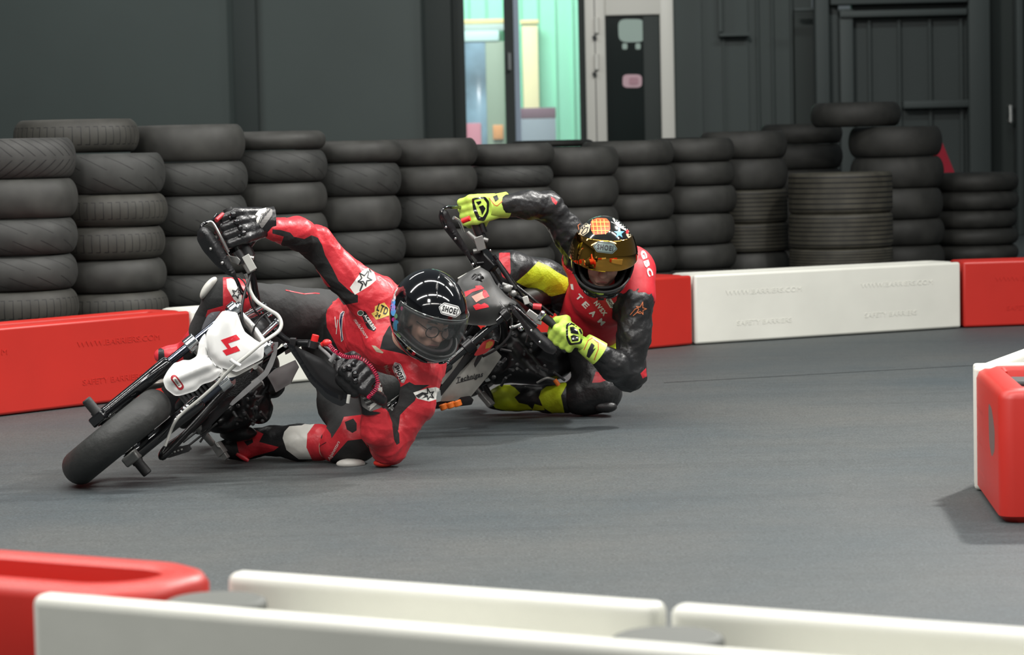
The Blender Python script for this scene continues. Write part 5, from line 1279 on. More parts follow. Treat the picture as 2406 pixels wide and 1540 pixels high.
# ------------------------------------------------------------------ front rider
r1 = empty('person', (-.5, 9.0, 0), 'front rider in red and black leathers and gloss black helmet, elbow on the floor', 'person')
HC1 = P(1006, 737, 8.80)
# facing, up axis of the head in world axes
def imgdir(dx, dy, dd): return (Vector(R_) * dx - Vector(U_) * dy + Vector(W_) * dd)
hf1 = imgdir(.42, .46, -.78).normalized(); hu1 = imgdir(.26, -.88, -.30)
hd1, HL1 = head_prims(HC1 + hf1 * .012 - frame3(hf1, hu1)[1] * .012, hf1, hu1, .95)
armR = [(640, 540, 8.87, .040), (700, 548, 8.95, .052), (748, 572, 9.03, .058), (802, 642, 9.06, .066), (880, 705, 9.09, .088)]
armL = [(990, 876, 8.99, .078), (980, 950, 8.97, .060), (913, 1054, 8.95, .060), (888, 1008, 8.87, .056), (879, 950, 8.83, .044)]
torso = chain([(885, 712, 9.12, .095), (985, 850, 9.04, .092)]) + chain([(925, 790, 9.12, .135), (850, 775, 9.30, .135), (800, 785, 9.44, .14)]) + chain([(985, 850, 9.04, .09), (925, 790, 9.12, .13)]) + chain([(885, 712, 9.12, .09), (925, 790, 9.12, .13)])
pelvis = chain([(805, 785, 9.44, .13), (790, 800, 9.50, .13)])
legR = [(785, 755, 9.44, .115), (655, 735, 9.24, .096), (556, 706, 9.07, .072), (528, 702, 9.03, .068), (480, 780, 9.12, .058), (440, 840, 9.2, .045)]
legL = [(800, 830, 9.42, .12), (808, 950, 9.22, .088), (838, 1036, 9.07, .072), (790, 1046, 9.10, .065), (700, 1042, 9.17, .055), (620, 1040, 9.22, .045)]
thin = lambda c, k=.012: [(a, b, d, r - k) for a, b, d, r in c]
neck = [rc(P(935, 812, 9.05), P(975, 785, 8.92), .062, .058)]
# grips and hands
GR1 = P(549, 541, 8.83); gR1 = P(563, 575, 8.83) - P(540, 515, 8.84); WR1 = P(618, 522, 8.87)
GL1 = P(838, 884, 8.80); gL1 = P(800, 850, 8.82) - P(866, 912, 8.82); WL1 = P(880, 925, 8.80)
pa, fi, th, _ = hand_prims(GR1, gR1, WR1, (0, -1, .4), 1.25, grow=-.003); pb, fb, tb, _ = hand_prims(GL1, gL1, WL1, (0.1, -1, .25), 1.25, grow=-.003)
body_pr = (chain(thin(armR)) + chain(thin(armL)) + [(p[0], p[1], p[2], p[3] - .012, p[4] - .012) for p in torso + pelvis] + chain(thin(legR)) + chain(thin(legL)) + neck + hd1
           + pa + [q for f_ in fi for q in f_] + th + pb + [q for f_ in fb for q in f_] + tb + [rc(WR1, P(640, 540, 8.87), .026, .028), rc(WL1, P(877, 950, 8.84), .026, .032)])
sdf_obj('body', body_pr, .0065, SKIN, r1, k=.010, smooth=1)
face_details(r1, HC1 + hf1 * .012 - frame3(hf1, hu1)[1] * .012, hf1, hu1, .95, True)
jk = sdf_obj('jacket', chain(armR) + chain(armL) + torso + [rc(P(912, 815, 9.03), P(945, 822, 9.0), .085, .075)], .0058, REDL, r1, k=.022, smooth=3, wrinkle=.010, wf=19, seed=4)
armhole = [(668, 553), (688, 556), (715, 562), (732, 553), (747, 559), (757, 577), (764, 600), (782, 632), (796, 661), (826, 688), (841, 694), (841, 711), (808, 717), (788, 690), (761, 655), (732, 620), (690, 605), (660, 575)]
paint(jk, [
    (armhole, BLKC, True),
    ([(640, 539), (660, 541), (682, 547), (690, 556), (666, 556), (640, 549)], BLKC, True),
    ([(822, 676), (849, 639), (864, 630), (879, 640), (884, 658), (870, 671), (834, 693)], WPRINT, False),
    ([(1010, 905), (975, 905), (962, 898), (930, 916), (900, 930), (900, 955), (913, 969), (922, 995), (922, 1005), (936, 1012), (940, 976), (956, 959), (975, 942), (982, 920)], BLKC, False),  # black inner sleeve, with the dark gap between forearm and upper arm painted on
    ([(971, 923), (1000, 914), (1024, 910), (1034, 914), (1036, 924), (1029, 938), (1008, 944), (980, 937)], WPRINT, False),
    ([(922, 1002), (932, 1005), (938, 1020), (939, 1042), (932, 1046), (926, 1034)], BLKC, False),
    ([(850, 1052), (857, 1052), (881, 1085), (880, 1096), (870, 1100), (856, 1080)], WPRINT, False),
    ([(735, 690), (750, 672), (798, 678), (782, 700), (772, 716), (766, 740), (768, 770), (784, 800), (800, 832), (820, 880), (780, 880), (740, 800)], BLKC, True),
    ([(900, 792), (912, 770), (925, 755), (1000, 760), (1000, 850), (940, 830), (893, 820)], NECK, False),
])
tr = sdf_obj('trousers', chain(legR[:-1]) + chain(legL[:-2]) + pelvis + chain([(800, 785, 9.44, .142), (845, 775, 9.34, .136)]), .0064, GRYC, r1, k=.035, smooth=3, wrinkle=.005, wf=16, seed=9)
paint(tr, [
    ([(524, 640), (549, 645), (575, 655), (590, 700), (592, 735), (572, 755), (520, 760), (483, 745), (488, 729), (524, 719)], REDL, False),
    ([(455, 640), (524, 640), (524, 719), (488, 729), (480, 745), (455, 740)], BLKC, True),
    ([(532, 656), (543, 654), (551, 658), (568, 692), (568, 716), (562, 716), (549, 704), (534, 678)], WPRINT, False),
    ([(715, 1000), (752, 985), (777, 1020), (779, 1031), (800, 1000), (808, 980), (850, 975), (856, 1035), (870, 1060), (900, 1110), (700, 1110)], REDL, False),
    ([(776, 1082), (817, 1036), (850, 1032), (865, 1052), (890, 1085), (890, 1115), (770, 1115), (774, 1094)], BLKC, True),
    ([(810, 992), (830, 984), (838, 995), (838, 1012), (828, 1018), (815, 1010)], BLKC, False),
    ([(730, 1002), (736, 1000), (758, 1022), (756, 1032), (748, 1026)], BLKC, False),
])
# boots
bl = sdf_obj('boot', chain([(752, 1040, 9.14, .066), (700, 1040, 9.17, .064), (640, 1036, 9.21, .052), (600, 1040, 9.24, .050)]) + chain([(600, 1042, 9.24, .048), (572, 1054, 9.24, .042), (545, 1054, 9.23, .036), (522, 1054, 9.22, .028)]), .0055, BLKL, r1, k=.02, smooth=2, wrinkle=.003, wf=30, seed=2)
paint(bl, [
    ([(664, 1030), (668, 1015), (680, 1002), (709, 1000), (728, 990), (756, 985), (765, 1000), (740, 1030), (722, 1050), (733, 1080), (702, 1080), (673, 1058)], BOOTW, False),
    ([(720, 1052), (722, 1020), (738, 998), (765, 985), (830, 1000), (830, 1100), (735, 1085)], REDL, False),
    ([(554, 1030), (570, 1034), (581, 1048), (595, 1040), (587, 1005), (619, 1020), (609, 1039), (655, 1051), (643, 1060), (600, 1072), (582, 1080), (561, 1063)], REDL, False),
])
mb = MB(); mb.tube(pt([(556, 1066, 9.20), (570, 1075, 9.20), (584, 1084, 9.20)]), [.008, .010, .007], 10); mb.build('boot_sole', REDL, r1)
br = sdf_obj('boot', chain([(470, 800, 9.14, .055), (440, 835, 9.22, .048), (400, 836, 9.20, .034), (378, 836, 9.20, .026)]), .0055, REDL, r1, k=.02, smooth=2)
paint(br, [([(372, 845), (372, 815), (385, 822), (388, 850), (420, 870), (360, 880)], BLKL, False), ([(440, 812), (470, 800), (480, 860), (440, 870), (430, 840)], BLKL, True)])
# sliders
A1 = frame3(imgdir(.1, 1, 0), imgdir(1, 0, 0))
mb = MB(); mb.ball(P(824, 1090, 9.02), (.052, .034, .0185), 22); mb.build('knee_slider', BOOTW, r1)
ksd = (P(510, 652, 9.0) - P(476, 700, 9.0)).normalized(); ks2 = Vector(W_); ks3 = ksd.cross(ks2)
mb = MB(); mb.ball(P(490, 677, 9.0), (.047, .034, .018), 22, ax=(ksd, ks2, ks3)); mb.build('knee_slider', BOOTW, r1)
mb = MB(); mb.ball(P(901, 1088, 8.95), (.036, .036, .016), 20); mb.build('elbow_slider', mat('red_slider', (.55, .03, .02), .4), r1)
# gloves
def long_cuff(name, a, b, r0, r1_, mt, parent):
    a, b = Vector(a), Vector(b); d = (b - a); n = 10; pts_ = [a + d * k / n for k in range(n + 1)]
    mb = MB(); rs = [r0 + (r1_ - r0) * (k / n) ** .7 for k in range(n + 1)]
    mb.tube(pts_ + [pts_[-1], pts_[-1]], rs + [r1_ - .004, r1_ - .012], 32, cap=True); return mb.build(name, mt, parent, bevel=.0)
gR, LR = glove('glove', GR1, gR1, WR1, (0, -1, .4), GLV, GLV, r1, None, 1.38)
cR = long_cuff('glove_cuff', P(592, 522, 8.86), P(643, 522, 8.88), .040, .054, GLV, gR)
gL, LL = glove('glove', GL1, gL1, WL1, (0.1, -1, .25), GLV, GLV, r1, None, 1.35)
cL = long_cuff('glove_cuff', P(866, 903, 8.81), P(879, 962, 8.84), .042, .049, GLV, gL)
GP = mat('glove_armour', (.008, .008, .009), .12, coat=.6)
for gg, pts_ in ((gR, [(548, 505, 8), (556, 522, 8), (564, 535, 7), (541, 512, 5), (572, 548, 7), (563, 555, 5)]), (gL, [(820, 864, 9), (834, 880, 9), (835, 896, 8), (808, 868, 7), (830, 856, 6)])):
    bv = bvh_of(gg); mb = MB()
    for x, y, s_ in pts_:
        h = bv.ray_cast(CAMV, ray(x, y).normalized())[0]
        if h is None: continue
        mb.ball(h, s_ * .00145, 14)
    mb.build('knuckle_armour', GP, gg)
bvc = bvh_of(cR); 
sticker([rounded([(585, 490), (620, 486), (640, 492), (640, 505), (618, 535), (602, 545), (594, 530)], 3, .15)], bvc, 'cuff_patch', mat('grey_print', (.22, .21, .20), .5), cR, 6)
sticker([[(603, 494), (630, 487), (622, 500), (612, 503), (617, 509), (603, 538), (596, 537), (596, 522), (607, 508), (599, 505)]], bvc, 'cuff_logo', WPRINT, cR, 5, off=.003)
for k in range(5): sticker(outline([(606 + k * 6, 530 - k * 8), (614 + k * 5, 508 - k * 4)], 2, False), bvc, 'cuff_stripe', BPRINT, cR, 6, off=.0035)
bvc = bvh_of(cL)
sticker([rounded([(846, 926), (876, 905), (895, 895), (903, 925), (897, 958), (870, 968), (850, 955)], 3, .15)], bvc, 'cuff_patch', mat('grey_print', (.22, .21, .20), .5), cL, 6)
sticker([[(893, 900), (899, 910), (898, 922), (882, 930), (892, 934), (890, 946), (868, 966), (870, 952), (882, 944), (872, 934), (884, 915)]], bvc, 'cuff_logo', WPRINT, cL, 5, off=.003)
for k in range(6): sticker(outline([(850 + k * 3, 932 + k * 5), (868 + k * 3, 925 + k * 5)], 2.2, False), bvc, 'cuff_stripe', WPRINT if k % 2 else BPRINT, cL, 6, off=.0035)
# helmet
f1, u1, rr1 = frame3(hf1, hu1)
na, ne = 120, 90
port = lambda j, i: (-72 < (-180 + 360 * (i + .5) / na) < 72) and (-29 < (-90 + 180 * (j + .5) / ne) < 15)
cut = lambda j, i: (-90 + 180 * (j + .5) / ne) < -62
g = helmet_mesh(HC1, hf1, hu1, .99, 'shell', na=na, ne=ne)
HBK = mat('helmet_black_gloss', (0.003, 0.003, 0.004), 0.06, coat=1.0)
hm1 = grid_obj('helmet', g, HBK, r1, skip=lambda j, i: port(j, i) or cut(j, i), thick=.006)
gi = helmet_mesh(HC1, hf1, hu1, .99, 'lining', inflate=-.022, na=na, ne=ne)
grid_obj('helmet_lining', gi, mat('dark_lining', (.02, .012, .014), .8), hm1, skip=lambda j, i: port(j, i) or cut(j, i), thick=.01)
def visor(C, f, u, sc, az, elv, infl, mt, parent, name='visor', na=60, ne=26, tilt=0):
    g = helmet_mesh(C, f, u, sc, name, inflate=infl, na=na, ne=ne, az=az, elv=elv); return grid_obj(name, g, mt, parent, thick=.0025, ctr=C)
VS = mat('smoked_visor', (.10, .11, .11), .03, alpha=.16, spec=.8, coat=1.0)
v1 = visor(HC1, hf1, hu1, .99, (-84, 84), (-33, 19), .0055, VS, hm1)
def rim(C, f, u, sc, az, elv, infl, r_, mt, parent, name):
    pts_ = []
    e0, e1 = elv
    for i in range(41): pts_.append((az[0] + (az[1] - az[0]) * i / 40, e1))
    for i in range(1, 13): pts_.append((az[1], e1 + (e0 - e1) * i / 12))
    for i in range(1, 41): pts_.append((az[1] - (az[1] - az[0]) * i / 40, e0))
    for i in range(1, 13): pts_.append((az[0], e0 + (e1 - e0) * i / 12))
    out = []
    for a, e in pts_: out.append(helmet_mesh(C, f, u, sc, '', inflate=infl, na=1, ne=1, az=(a, a), elv=(e, e))[0][0])
    mb = MB(); mb.tube(out, r_, 8); return mb.build(name, mt, parent)
rim(HC1, hf1, hu1, .99, (-84, 84), (-33, 19), .0055, .0013, mat('clear_edge', (.16, .17, .17), .12, coat=.8), v1, 'visor_edge')
rim(HC1, hf1, hu1, .99, (-72, 72), (-29, 15), -.002, .005, RUB, hm1, 'port_seal')
hv1 = bvh_of(hm1)
def hex_px(c, w, h, ang, cut_=.18):
    ca, sa = cos(ang), sin(ang); pts_ = [(-w / 2, 0), (-w / 2 + w * cut_, -h / 2), (w / 2 - w * cut_, -h / 2), (w / 2, 0), (w / 2 - w * cut_, h / 2), (-w / 2 + w * cut_, h / 2)]
    return [(c[0] + x * ca - y * sa, c[1] + x * sa + y * ca) for x, y in pts_]
def shoei(c, w, h, ang, bv, parent, name='helmet_badge', bg=None, ink=None, offs=.0):
    sticker([rounded(hex_px(c, w, h, ang), 2, .12)], bv, name, bg or WHT, parent, 5, off=.0015 + offs)
    sticker(outline(hex_px(c, w * .92, h * .84, ang), max(1.0, h * .045)), bv, name + '_border', ink or BPRINT, parent, 8, off=.0024 + offs)
    word('SHOEI', c, (cos(ang) * w * .66, sin(ang) * w * .66), (-sin(ang) * -h * .50, -cos(ang) * h * .50), bv, name + '_lettering', ink or BPRINT, parent, .045, off=.0026 + offs)
shoei((1057, 729), 55, 28, radians(15), hv1, hm1)
# round stickers along the rim of the helmet
for x, y, rx, ry, c_, a_ in ((929, 677, 6, 10, (.7, .72, .7), .2), (925, 700, 5, 8, (.75, .6, .6), .1), (922, 710, 7, 11, (.08, .35, .8), 0), (923, 722, 6, 9, (.45, .25, .7), 0), (924, 733, 6, 10, (.1, .35, .75), 0), (930, 743, 4, 6, (.2, .5, .25), 0), (925, 751, 5, 5, (.6, .02, .25), 0), (931, 765, 8, 13, (.05, .35, .62), -.1), (937, 786, 5, 8, (.25, .5, .15), -.3), (953, 797, 6, 5, (.5, .55, .55), .8), (961, 818, 5, 4, (.35, .25, .08), .3), (972, 831, 4.5, 4, (.6, .02, .04), .3), (944, 725, 3, 5, (.3, .02, .1), 0)):
    el_ = [(x + rx * cos(t) * cos(a_) - ry * sin(t) * sin(a_), y + rx * cos(t) * sin(a_) + ry * sin(t) * cos(a_)) for t in np.linspace(0, 2 * pi, 15)[:-1]]
    sticker([el_], hv1, 'round_sticker', mat('sticker_%.2f_%.2f_%.2f' % c_, c_, .35), hm1, 5)
mb = MB()
for k in range(9):
    pass
# vents: raised spoiler ridge over the crown and chin vent
def hp(C, f, u, sc, a, e, infl): return helmet_mesh(C, f, u, sc, '', inflate=infl, na=1, ne=1, az=(a, a), elv=(e, e))[0][0]
for sgn in (-1, 1):
    mb = MB(); mb.tube([hp(HC1, hf1, hu1, .99, sgn * 24 * (1 + k * .12), 44 + k * 7, .001) for k in range(8)], [.001, .003, .0035, .0035, .003, .0025, .002, .001], 10); mb.build('crown_ridge', HBK, hm1)
    mb = MB(); mb.tube([hp(HC1, hf1, hu1, .99, sgn * (10 + k * 5), -43 + k * .6, .002) for k in range(5)], [.002, .005, .006, .005, .002], 8); mb.build('chin_vent', BLKG, hm1)
# prints on the jersey
jv = bvh_of(jk)
def star(c, s, ang, flip=1):
    pts_ = []
    for k in range(5):
        a = -pi / 2 + k * 2 * pi / 5 + ang; R = s * (1.35 if k in (0,) else 1.0)
        pts_.append((c[0] + R * cos(a) * flip, c[1] + R * sin(a))); a2 = a + pi / 5; pts_.append((c[0] + s * .42 * cos(a2) * flip, c[1] + s * .42 * sin(a2)))
    return pts_
sticker(outline(star((857, 655), 17, .5), 2.6), jv, 'star_logo', BPRINT, jk, 6, off=.002)
sticker(outline([(846, 683), (852, 668), (842, 660)], 3, False) + outline([(862, 640), (868, 634), (873, 640)], 3, False), jv, 'star_logo_tail', BPRINT, jk, 6, off=.002)
sticker(outline(star((1009, 928), 12, -.3), 2.4), jv, 'star_logo', BPRINT, jk, 6, off=.002)
sticker([[(976, 930), (992, 922), (1004, 924), (994, 928), (984, 936)], [(990, 937), (1000, 930), (1006, 932)]], jv, 'star_logo_tail', BPRINT, jk, 6, off=.002)
shoei((938, 876), 54, 22, radians(67), jv, jk, 'chest_badge')
sticker([[(881, 720), (903, 711), (915, 727), (914, 742), (896, 748), (884, 752), (872, 737), (880, 733)]], jv, 'gold_patch', GOLDP, jk, 6)
word('LTD', (899, 727), (24, 12), (6, -17), jv, 'patch_lettering', BPRINT, jk, .03, off=.003)
word('24', (888, 741), (10, 6), (5, -9), jv, 'patch_lettering', BPRINT, jk, .02, off=.003)
sticker([rounded([(846, 733), (858, 731), (884, 775), (878, 779), (863, 772)], 3, .2)], jv, 'sponsor_badge', BPRINT, jk, 6)
sticker([[(847 + 7 * cos(t), 736 + 6 * sin(t)) for t in np.linspace(0, 2 * pi, 13)[:-1]]], jv, 'sponsor_disc', mat('dark_green_print', (.05, .10, .07), .5), jk, 5, off=.0022)
sticker(outline([(847 + 7 * cos(t), 736 + 6 * sin(t)) for t in np.linspace(0, 2 * pi, 13)[:-1]], 1.3), jv, 'sponsor_ring', WPRINT, jk, 5, off=.003)
word('ACERBIS', (869, 757), (24, 34), (7, -5), jv, 'sponsor_lettering', WPRINT, jk, .03, off=.003)
word('madeXmore', (849, 772), (30, 44), (7, -5), jv, 'script_lettering', WPRINT, jk, .0, off=.0022, shear=.3)
sticker([[(800, 738), (806, 732), (809, 733), (804, 748), (803, 775), (806, 799), (802, 803), (801, 780), (797, 755)]], jv, 'navy_stripe', mat('navy_print', (.01, .01, .05), .5), jk, 6)
sticker(outline([(800, 738), (806, 732), (809, 733), (804, 748), (803, 775), (806, 799), (802, 803), (800, 780), (797, 755)], 1.4), jv, 'stripe_edge', WPRINT, jk, 6, off=.002)
sticker([[(873, 812), (882, 813), (901, 828), (899, 831), (884, 827)]], jv, 'collar_badge', mat('pale_gold_print', (.5, .42, .30), .5), jk, 5)
word('Nolan', (912, 873), (12, 26), (9, -4), jv, 'sponsor_lettering', mat('pale_gold_print', (.5, .42, .30)), jk, .05, off=.003)
for a_, b_ in (((787, 745), (789, 770)), ((793, 752), (790, 785)), ((812, 830), (820, 848))): sticker(outline([a_, b_], 1.6, False), jv, 'fine_print', WPRINT, jk, 6)
tv = bvh_of(tr)
sticker(outline(star((556, 690), 12, .35), 2.6), tv, 'star_logo', BPRINT, tr, 6, off=.002)
word('Alpinestars', (785, 1060), (24, -44), (-9, -5), tv, 'shin_lettering', WPRINT, tr, .0, off=.003, shear=.2)
for a_, b_ in (((735, 1030), (750, 1040)), ((738, 1052), (752, 1048)), ((752, 1048), (766, 1040)), ((748, 1060), (752, 1048))): sticker(outline([a_, b_], 1.5, False), tv, 'web_print', BPRINT, tr, 6)
# hanging strap under the leg guard and gap fill: waist band
sticker(outline([(672, 682), (690, 686), (715, 691), (740, 689), (750, 690)], 2.4, False), tv, 'piping', REDL, tr, 5, off=.002)

# ------------------------------------------------------------------ second rider
r2 = empty('person', (.35, 10.5, 0), 'rider in black leathers, red bib and fluorescent yellow gloves, gold visor helmet, second motorcycle', 'person')
HC2 = P(1417, 600, 10.02)
hf2 = imgdir(-.02, .40, -.9).normalized(); hu2 = imgdir(.06, -1, -.2)
HFc = HC2 + hf2 * .012 - frame3(hf2, hu2)[1] * .012
hd2, HL2 = head_prims(HFc, hf2, hu2, .95)
a2R = [(1190, 480, 10.0, .042), (1240, 481, 10.07, .050), (1288, 486, 10.14, .055), (1335, 548, 10.18, .058), (1378, 600, 10.22, .080)]
a2L = [(1488, 718, 10.12, .076), (1490, 790, 10.10, .060), (1478, 880, 10.10, .060), (1440, 858, 10.02, .055), (1404, 830, 9.97, .044)]
t2 = chain([(1378, 610, 10.25, .09), (1478, 660, 10.2, .095)]) + chain([(1425, 665, 10.25, .13), (1410, 720, 10.40, .13), (1385, 760, 10.58, .13)]) + chain([(1478, 640, 10.3, .10), (1425, 680, 10.25, .13)]) + chain([(1488, 700, 10.15, .08), (1425, 690, 10.22, .12)])
pe2 = chain([(1385, 770, 10.58, .13), (1375, 790, 10.64, .125)])
l2R = [(1350, 700, 10.56, .10), (1275, 655, 10.44, .078), (1200, 634, 10.34, .072), (1180, 650, 10.32, .068), (1185, 780, 10.48, .055)]
l2L = [(1395, 810, 10.58, .12), (1402, 880, 10.54, .095), (1412, 922, 10.49, .078), (1370, 932, 10.5, .072), (1320, 934, 10.55, .055), (1230, 934, 10.62, .05)]
GR2 = P(1113, 492, 10.02); gR2 = P(1124, 526, 10.02) - P(1105, 462, 10.02); WR2 = P(1165, 484, 10.0)
GL2 = P(1332, 786, 9.97); gL2 = P(1270, 740, 9.98) - P(1340, 792, 9.97); WL2 = P(1385, 815, 9.96)
pa, fi, th, _ = hand_prims(GR2, gR2, WR2, (-.1, -1, .3), 1.22, grow=-.003); pb, fb, tb, _ = hand_prims(GL2, gL2, WL2, (0.1, -1, .25), 1.22, grow=-.003)
sdf_obj('body', chain(thin(a2R)) + chain(thin(a2L)) + [(p[0], p[1], p[2], p[3] - .012, p[4] - .012) for p in t2 + pe2] + chain(thin(l2R)) + chain(thin(l2L)) + [rc(P(1430, 660, 10.2), P(1420, 620, 10.1), .06, .058)] + hd2
        + pa + [q for f_ in fi for q in f_] + th + pb + [q for f_ in fb for q in f_] + tb + [rc(WR2, P(1190, 480, 10.0), .026, .03), rc(WL2, P(1404, 830, 9.97), .026, .032)], .0068, SKIN, r2, k=.010, smooth=1)
face_details(r2, HFc, hf2, hu2, .95, False)
j2 = sdf_obj('leather_jacket', chain(a2R) + chain(a2L) + t2, .006, BLKL, r2, k=.035, smooth=2, wrinkle=.009, wf=24, seed=6)
paint(j2, [([(1294, 462), (1302, 466), (1310, 475), (1306, 482), (1298, 474)], REDL, True), ([(1505, 878), (1518, 865), (1520, 885), (1510, 890)], REDL, True)])
vest_t = [(p[0], p[1], p[2], p[3] + .010, p[4] + .010) for p in t2[:4] + t2[4:]]
def vest_cut(X, D):
    # arm holes and neckline taken out of the bib
    for pr in ([rc(P(1378, 600, 10.22), P(1335, 548, 10.18), .090, .10), rc(P(1494, 745, 10.10), P(1490, 850, 10.10), .094, .10)]):
        D = np.maximum(D, -sdf([pr], X, 1e-6))
    return D
v2 = sdf_obj('bib', vest_t, .006, REDC, r2, k=.035, smooth=2, wrinkle=.005, wf=12, seed=8, extra=vest_cut)
tr2 = sdf_obj('leather_trousers', chain(l2R) + chain(l2L[:-1]) + pe2, .0065, BLKL, r2, k=.035, smooth=2, wrinkle=.006, wf=22, seed=11)
paint(tr2, [
    ([(1264, 615), (1288, 625), (1310, 640), (1334, 653), (1336, 670), (1328, 689), (1296, 697), (1255, 685), (1213, 663), (1240, 640)], YEL, False),
    ([(1173, 594), (1198, 594), (1200, 640), (1194, 660), (1180, 650), (1172, 620)], REDL, False),
    ([(1391, 900), (1400, 873), (1414, 878), (1430, 892), (1410, 899)], REDL, False),
    ([(1404, 793), (1454, 801), (1456, 830), (1440, 825), (1419, 815)], YEL, False),
])
b2l = sdf_obj('boot', chain([(1330, 935, 10.52, .064), (1290, 937, 10.56, .058), (1240, 935, 10.60, .050), (1212, 936, 10.62, .052)]) + chain([(1212, 936, 10.62, .052), (1180, 936, 10.62, .050), (1160, 940, 10.61, .040)]), .0055, BLKL, r2, k=.02, smooth=2, wrinkle=.003, wf=30, seed=3)
paint(b2l, [
    ([(1144, 938), (1146, 915), (1165, 902), (1190, 900), (1210, 912), (1222, 924), (1209, 934), (1219, 947), (1240, 952), (1252, 963), (1220, 966), (1190, 966), (1165, 960)], YEL, False),
    ([(1256, 950), (1275, 955), (1280, 964), (1250, 966)], YEL, False),
    ([(1266, 934), (1272, 918), (1285, 908), (1307, 906), (1322, 896), (1336, 896), (1326, 915), (1318, 930), (1326, 970), (1298, 972), (1276, 958)], YEL, False),
])
mb = MB(); mb.tube(pt([(1138, 905, 10.55), (1150, 930, 10.55), (1158, 950, 10.56)]), [.012, .014, .010], 12); mb.build('toe_slider', BLK, r2)
mb = MB(); mb.ball(P(1424, 957, 10.43), (.046, .03, .024), 20); mb.build('knee_slider', BLKL, r2)
g2R, _ = glove('glove', GR2, gR2, WR2, (-.1, -1, .3), YELG, YELG, r2, None, 1.22)
c2R = long_cuff('glove_cuff', P(1146, 486, 9.99), P(1190, 482, 10.02), .042, .052, YELG, g2R)
g2L, _ = glove('glove', GL2, gL2, WL2, (0.1, -1, .25), YELG, YELG, r2, None, 1.22)
c2L = long_cuff('glove_cuff', P(1372, 806, 9.95), P(1409, 832, 9.96), .040, .050, YELG, g2L)
v = bvh_of(g2R)
sticker([rounded([(1108, 466), (1140, 462), (1150, 475), (1148, 500), (1138, 520), (1122, 518), (1112, 495)], 3, .2)], v, 'hand_panel', GP, g2R, 5)
sticker([rounded([(1113, 470), (1136, 467), (1144, 478), (1143, 497), (1134, 511), (1126, 508), (1119, 490)], 3, .2)], v, 'hand_frame', YELG, g2R, 5, off=.003)
sticker([[(1118, 475), (1130, 472), (1131, 477), (1124, 482)], [(1125, 486), (1135, 482), (1141, 490), (1133, 506), (1130, 496)]], v, 'knuckle_armour', GP, g2R, 5, off=.005)
v = bvh_of(g2L)
sticker([rounded([(1330, 762), (1340, 758), (1362, 768), (1371, 790), (1366, 808), (1338, 812), (1330, 795)], 3, .2)], v, 'hand_panel', GP, g2L, 5)
sticker([rounded([(1334, 767), (1344, 763), (1358, 771), (1366, 788), (1362, 804), (1342, 807), (1335, 792)], 3, .2)], v, 'hand_frame', YELG, g2L, 5, off=.003)
sticker([[(1339, 769), (1348, 768), (1357, 777), (1360, 786), (1341, 783)], [(1341, 790), (1348, 787), (1360, 792), (1359, 801), (1344, 803)]], v, 'knuckle_armour', GP, g2L, 5, off=.005)
v = bvh_of(c2L); sticker([[(1390, 806), (1397, 812), (1393, 822), (1400, 818), (1384, 842), (1378, 838), (1382, 822)]], v, 'cuff_flash', BPRINT, c2L, 4, off=.002)
sticker(outline([(1372, 822), (1382, 800), (1392, 794), (1406, 806), (1406, 820), (1396, 846)], 1.4, False), v, 'cuff_piping', REDP, c2L, 4, off=.002)
v = bvh_of(c2R); sticker([[(1158, 462), (1168, 458), (1172, 468), (1164, 474)]], v, 'cuff_flash', BPRINT, c2R, 4, off=.002)
sticker(outline([(1150, 466), (1162, 482), (1168, 484), (1186, 468)], 1.4, False), v, 'cuff_piping', REDP, c2R, 4, off=.002)
# helmet with raised gold visor
HP = mat('helmet_dark_graphic', (0.010, 0.011, 0.010), 0.12, coat=1.0, var=.3, vscale=20)
port2 = lambda j, i: (-66 < (-180 + 360 * (i + .5) / na) < 66) and (-30 < (-90 + 180 * (j + .5) / ne) < 22)
g = helmet_mesh(HC2, hf2, hu2, .99, 'shell', na=na, ne=ne)
hm2 = grid_obj('helmet', g, HP, r2, skip=lambda j, i: port2(j, i) or cut(j, i), thick=.006)
gi = helmet_mesh(HC2, hf2, hu2, .99, 'lining', inflate=-.022, na=na, ne=ne)
grid_obj('helmet_lining', gi, mat('black_lining', (.008, .008, .008), .8), hm2, skip=lambda j, i: port2(j, i) or cut(j, i), thick=.01)
rim(HC2, hf2, hu2, .99, (-66, 66), (-30, 22), -.002, .005, RUB, hm2, 'port_seal')
GOLD = mat('gold_mirror_visor', (0.55, 0.27, 0.03), 0.05, 1.0, coat=.6)
v2s = visor(HC2, hf2, hu2, .99, (-82, 82), (0, 43), .010, GOLD, hm2)
hv2 = bvh_of(hm2, v2s)
shoei((1422, 582), 58, 26, radians(7), hv2, v2s, 'visor_badge', bg=mat('teal_grey_print', (.12, .17, .16), .3))
CRM = mat('cream_print', (.55, .48, .34), .45); RDO = mat('orange_red_print', (.60, .10, .03), .4); BLU = mat('blue_print', (.10, .34, .55), .4)
hv2b = bvh_of(hm2)
sticker([rounded([(1388, 520), (1402, 512), (1425, 513), (1433, 522), (1434, 540), (1424, 550), (1395, 552), (1388, 540)], 3, .2)], hv2b, 'crest_print', RDO, hm2, 5)
for k in range(4): sticker(outline([(1392 + k * 9, 516), (1392 + k * 9 + 4, 550)], 1.6, False), hv2b, 'crest_lines', GOLDP, hm2, 5, off=.003)
for k in range(3): sticker(outline([(1390, 522 + k * 10), (1430, 522 + k * 10)], 1.6, False), hv2b, 'crest_lines', GOLDP, hm2, 5, off=.003)
sticker([rounded([(1366, 530), (1378, 524), (1387, 530), (1384, 545), (1370, 555), (1360, 552)], 3, .2)], hv2b, 'scroll_print', CRM, hm2, 5)
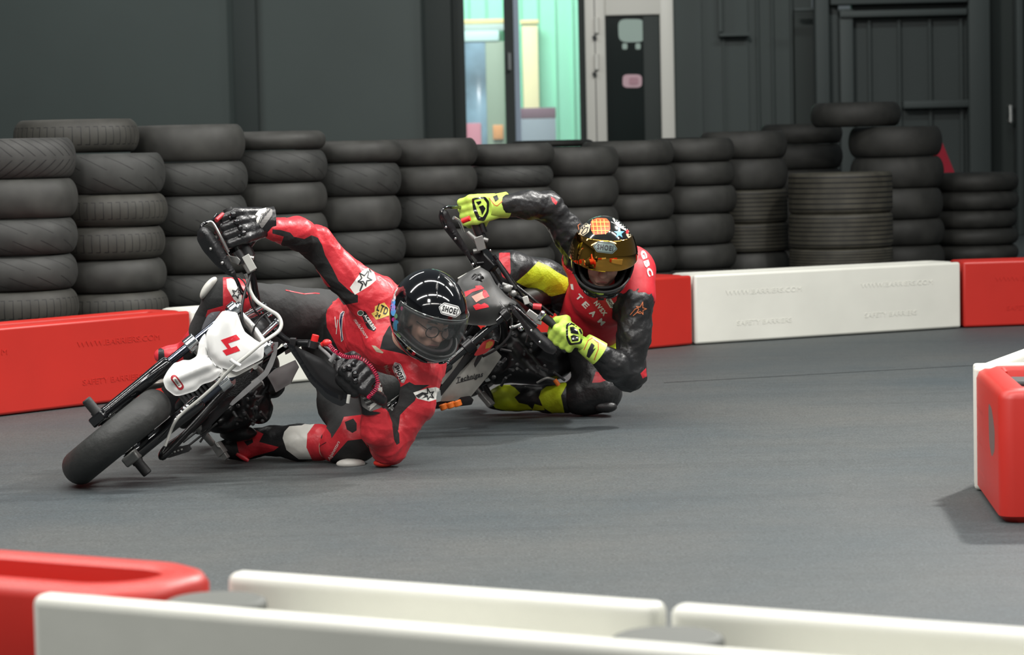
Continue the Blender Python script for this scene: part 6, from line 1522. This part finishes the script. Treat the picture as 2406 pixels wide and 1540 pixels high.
sticker(outline([(1366, 548), (1374, 536), (1382, 534), (1378, 546), (1369, 552)], 1.8, True), hv2b, 'scroll_lines', BPRINT, hm2, 5, off=.003)
sticker([rounded([(1438, 512), (1455, 514), (1470, 524), (1476, 545), (1462, 538), (1450, 532)], 3, .2)], hv2b, 'white_print', WPRINT, hm2, 5)
sticker([star((1455, 548), 13, 0)], hv2b, 'blue_flower_print', BLU, hm2, 5, off=.002)
sticker([rounded([(1474, 540), (1482, 548), (1486, 565), (1478, 562), (1471, 552)], 3, .2)], hv2b, 'side_print', CRM, hm2, 5)
sticker([rounded([(1472, 540), (1478, 541), (1476, 550), (1470, 548)], 3, .2)], hv2b, 'side_print_red', REDP, hm2, 5, off=.003)
for sgn in (-1, 1):
    mb = MB(); mb.tube([hp(HC2, hf2, hu2, .99, sgn * (9 + k * 5), -46 + k * .8, .002) for k in range(6)], [.002, .004, .005, .005, .004, .002], 8); mb.build('chin_vent', HBK, hm2)
mb = MB(); mb.tube([hp(HC2, hf2, hu2, .99, -7 + k * 3.5, -56, .002) for k in range(5)], .005, 8); mb.build('chin_grille', BLKG, hm2)
# prints on the bib and sleeve
bv2 = bvh_of(v2)
for ch_, c_ in (('T', (1361, 699)), ('E', (1376, 717)), ('A', (1393, 737)), ('M', (1413, 757))): word(ch_, c_, (10, 10), (10, -9), bv2, 'bib_lettering', WPRINT, v2, .04, off=.003)
word('NVSX', (1411, 725), (24, 31), (9, -7), bv2, 'bib_lettering', WPRINT, v2, .05, off=.003)
sticker([hex_px((1434, 712), 30, 13, radians(58))], bv2, 'bib_badge', WPRINT, v2, 5)
word('SHOEI', (1434, 712), (11, 18), (6, -4), bv2, 'badge_lettering', BPRINT, v2, .04, off=.003)
sticker([[(1340, 668), (1346, 668), (1348, 682), (1342, 680)]], bv2, 'bib_mark', WPRINT, v2, 4)
word('BIGBC', (1515, 605), (30, 88), (12, -4), bv2, 'shoulder_lettering', WPRINT, v2, .06, off=.003)
sticker(outline([(1492 + 6 * cos(t), 600 + 8 * sin(t)) for t in np.linspace(0, 2 * pi, 13)[:-1]], 1.6), bv2, 'ring_print', WPRINT, v2, 4)
jv2 = bvh_of(j2)
OSP = mat('copper_print', (.55, .16, .06), .5)
sticker(outline(star((1506, 727), 13, .25), 1.8), jv2, 'star_logo', OSP, j2, 5, off=.003)
sticker(outline([(1481, 740), (1492, 727), (1502, 722)], 1.8, False) + outline([(1488, 742), (1496, 735), (1505, 737)], 1.8, False), jv2, 'star_logo_tail', OSP, j2, 5, off=.003)
sticker(outline([(1353, 560), (1360, 540), (1358, 530), (1368, 522)], 1.6, False), jv2, 'shoulder_piping', OSP, j2, 5, off=.003)
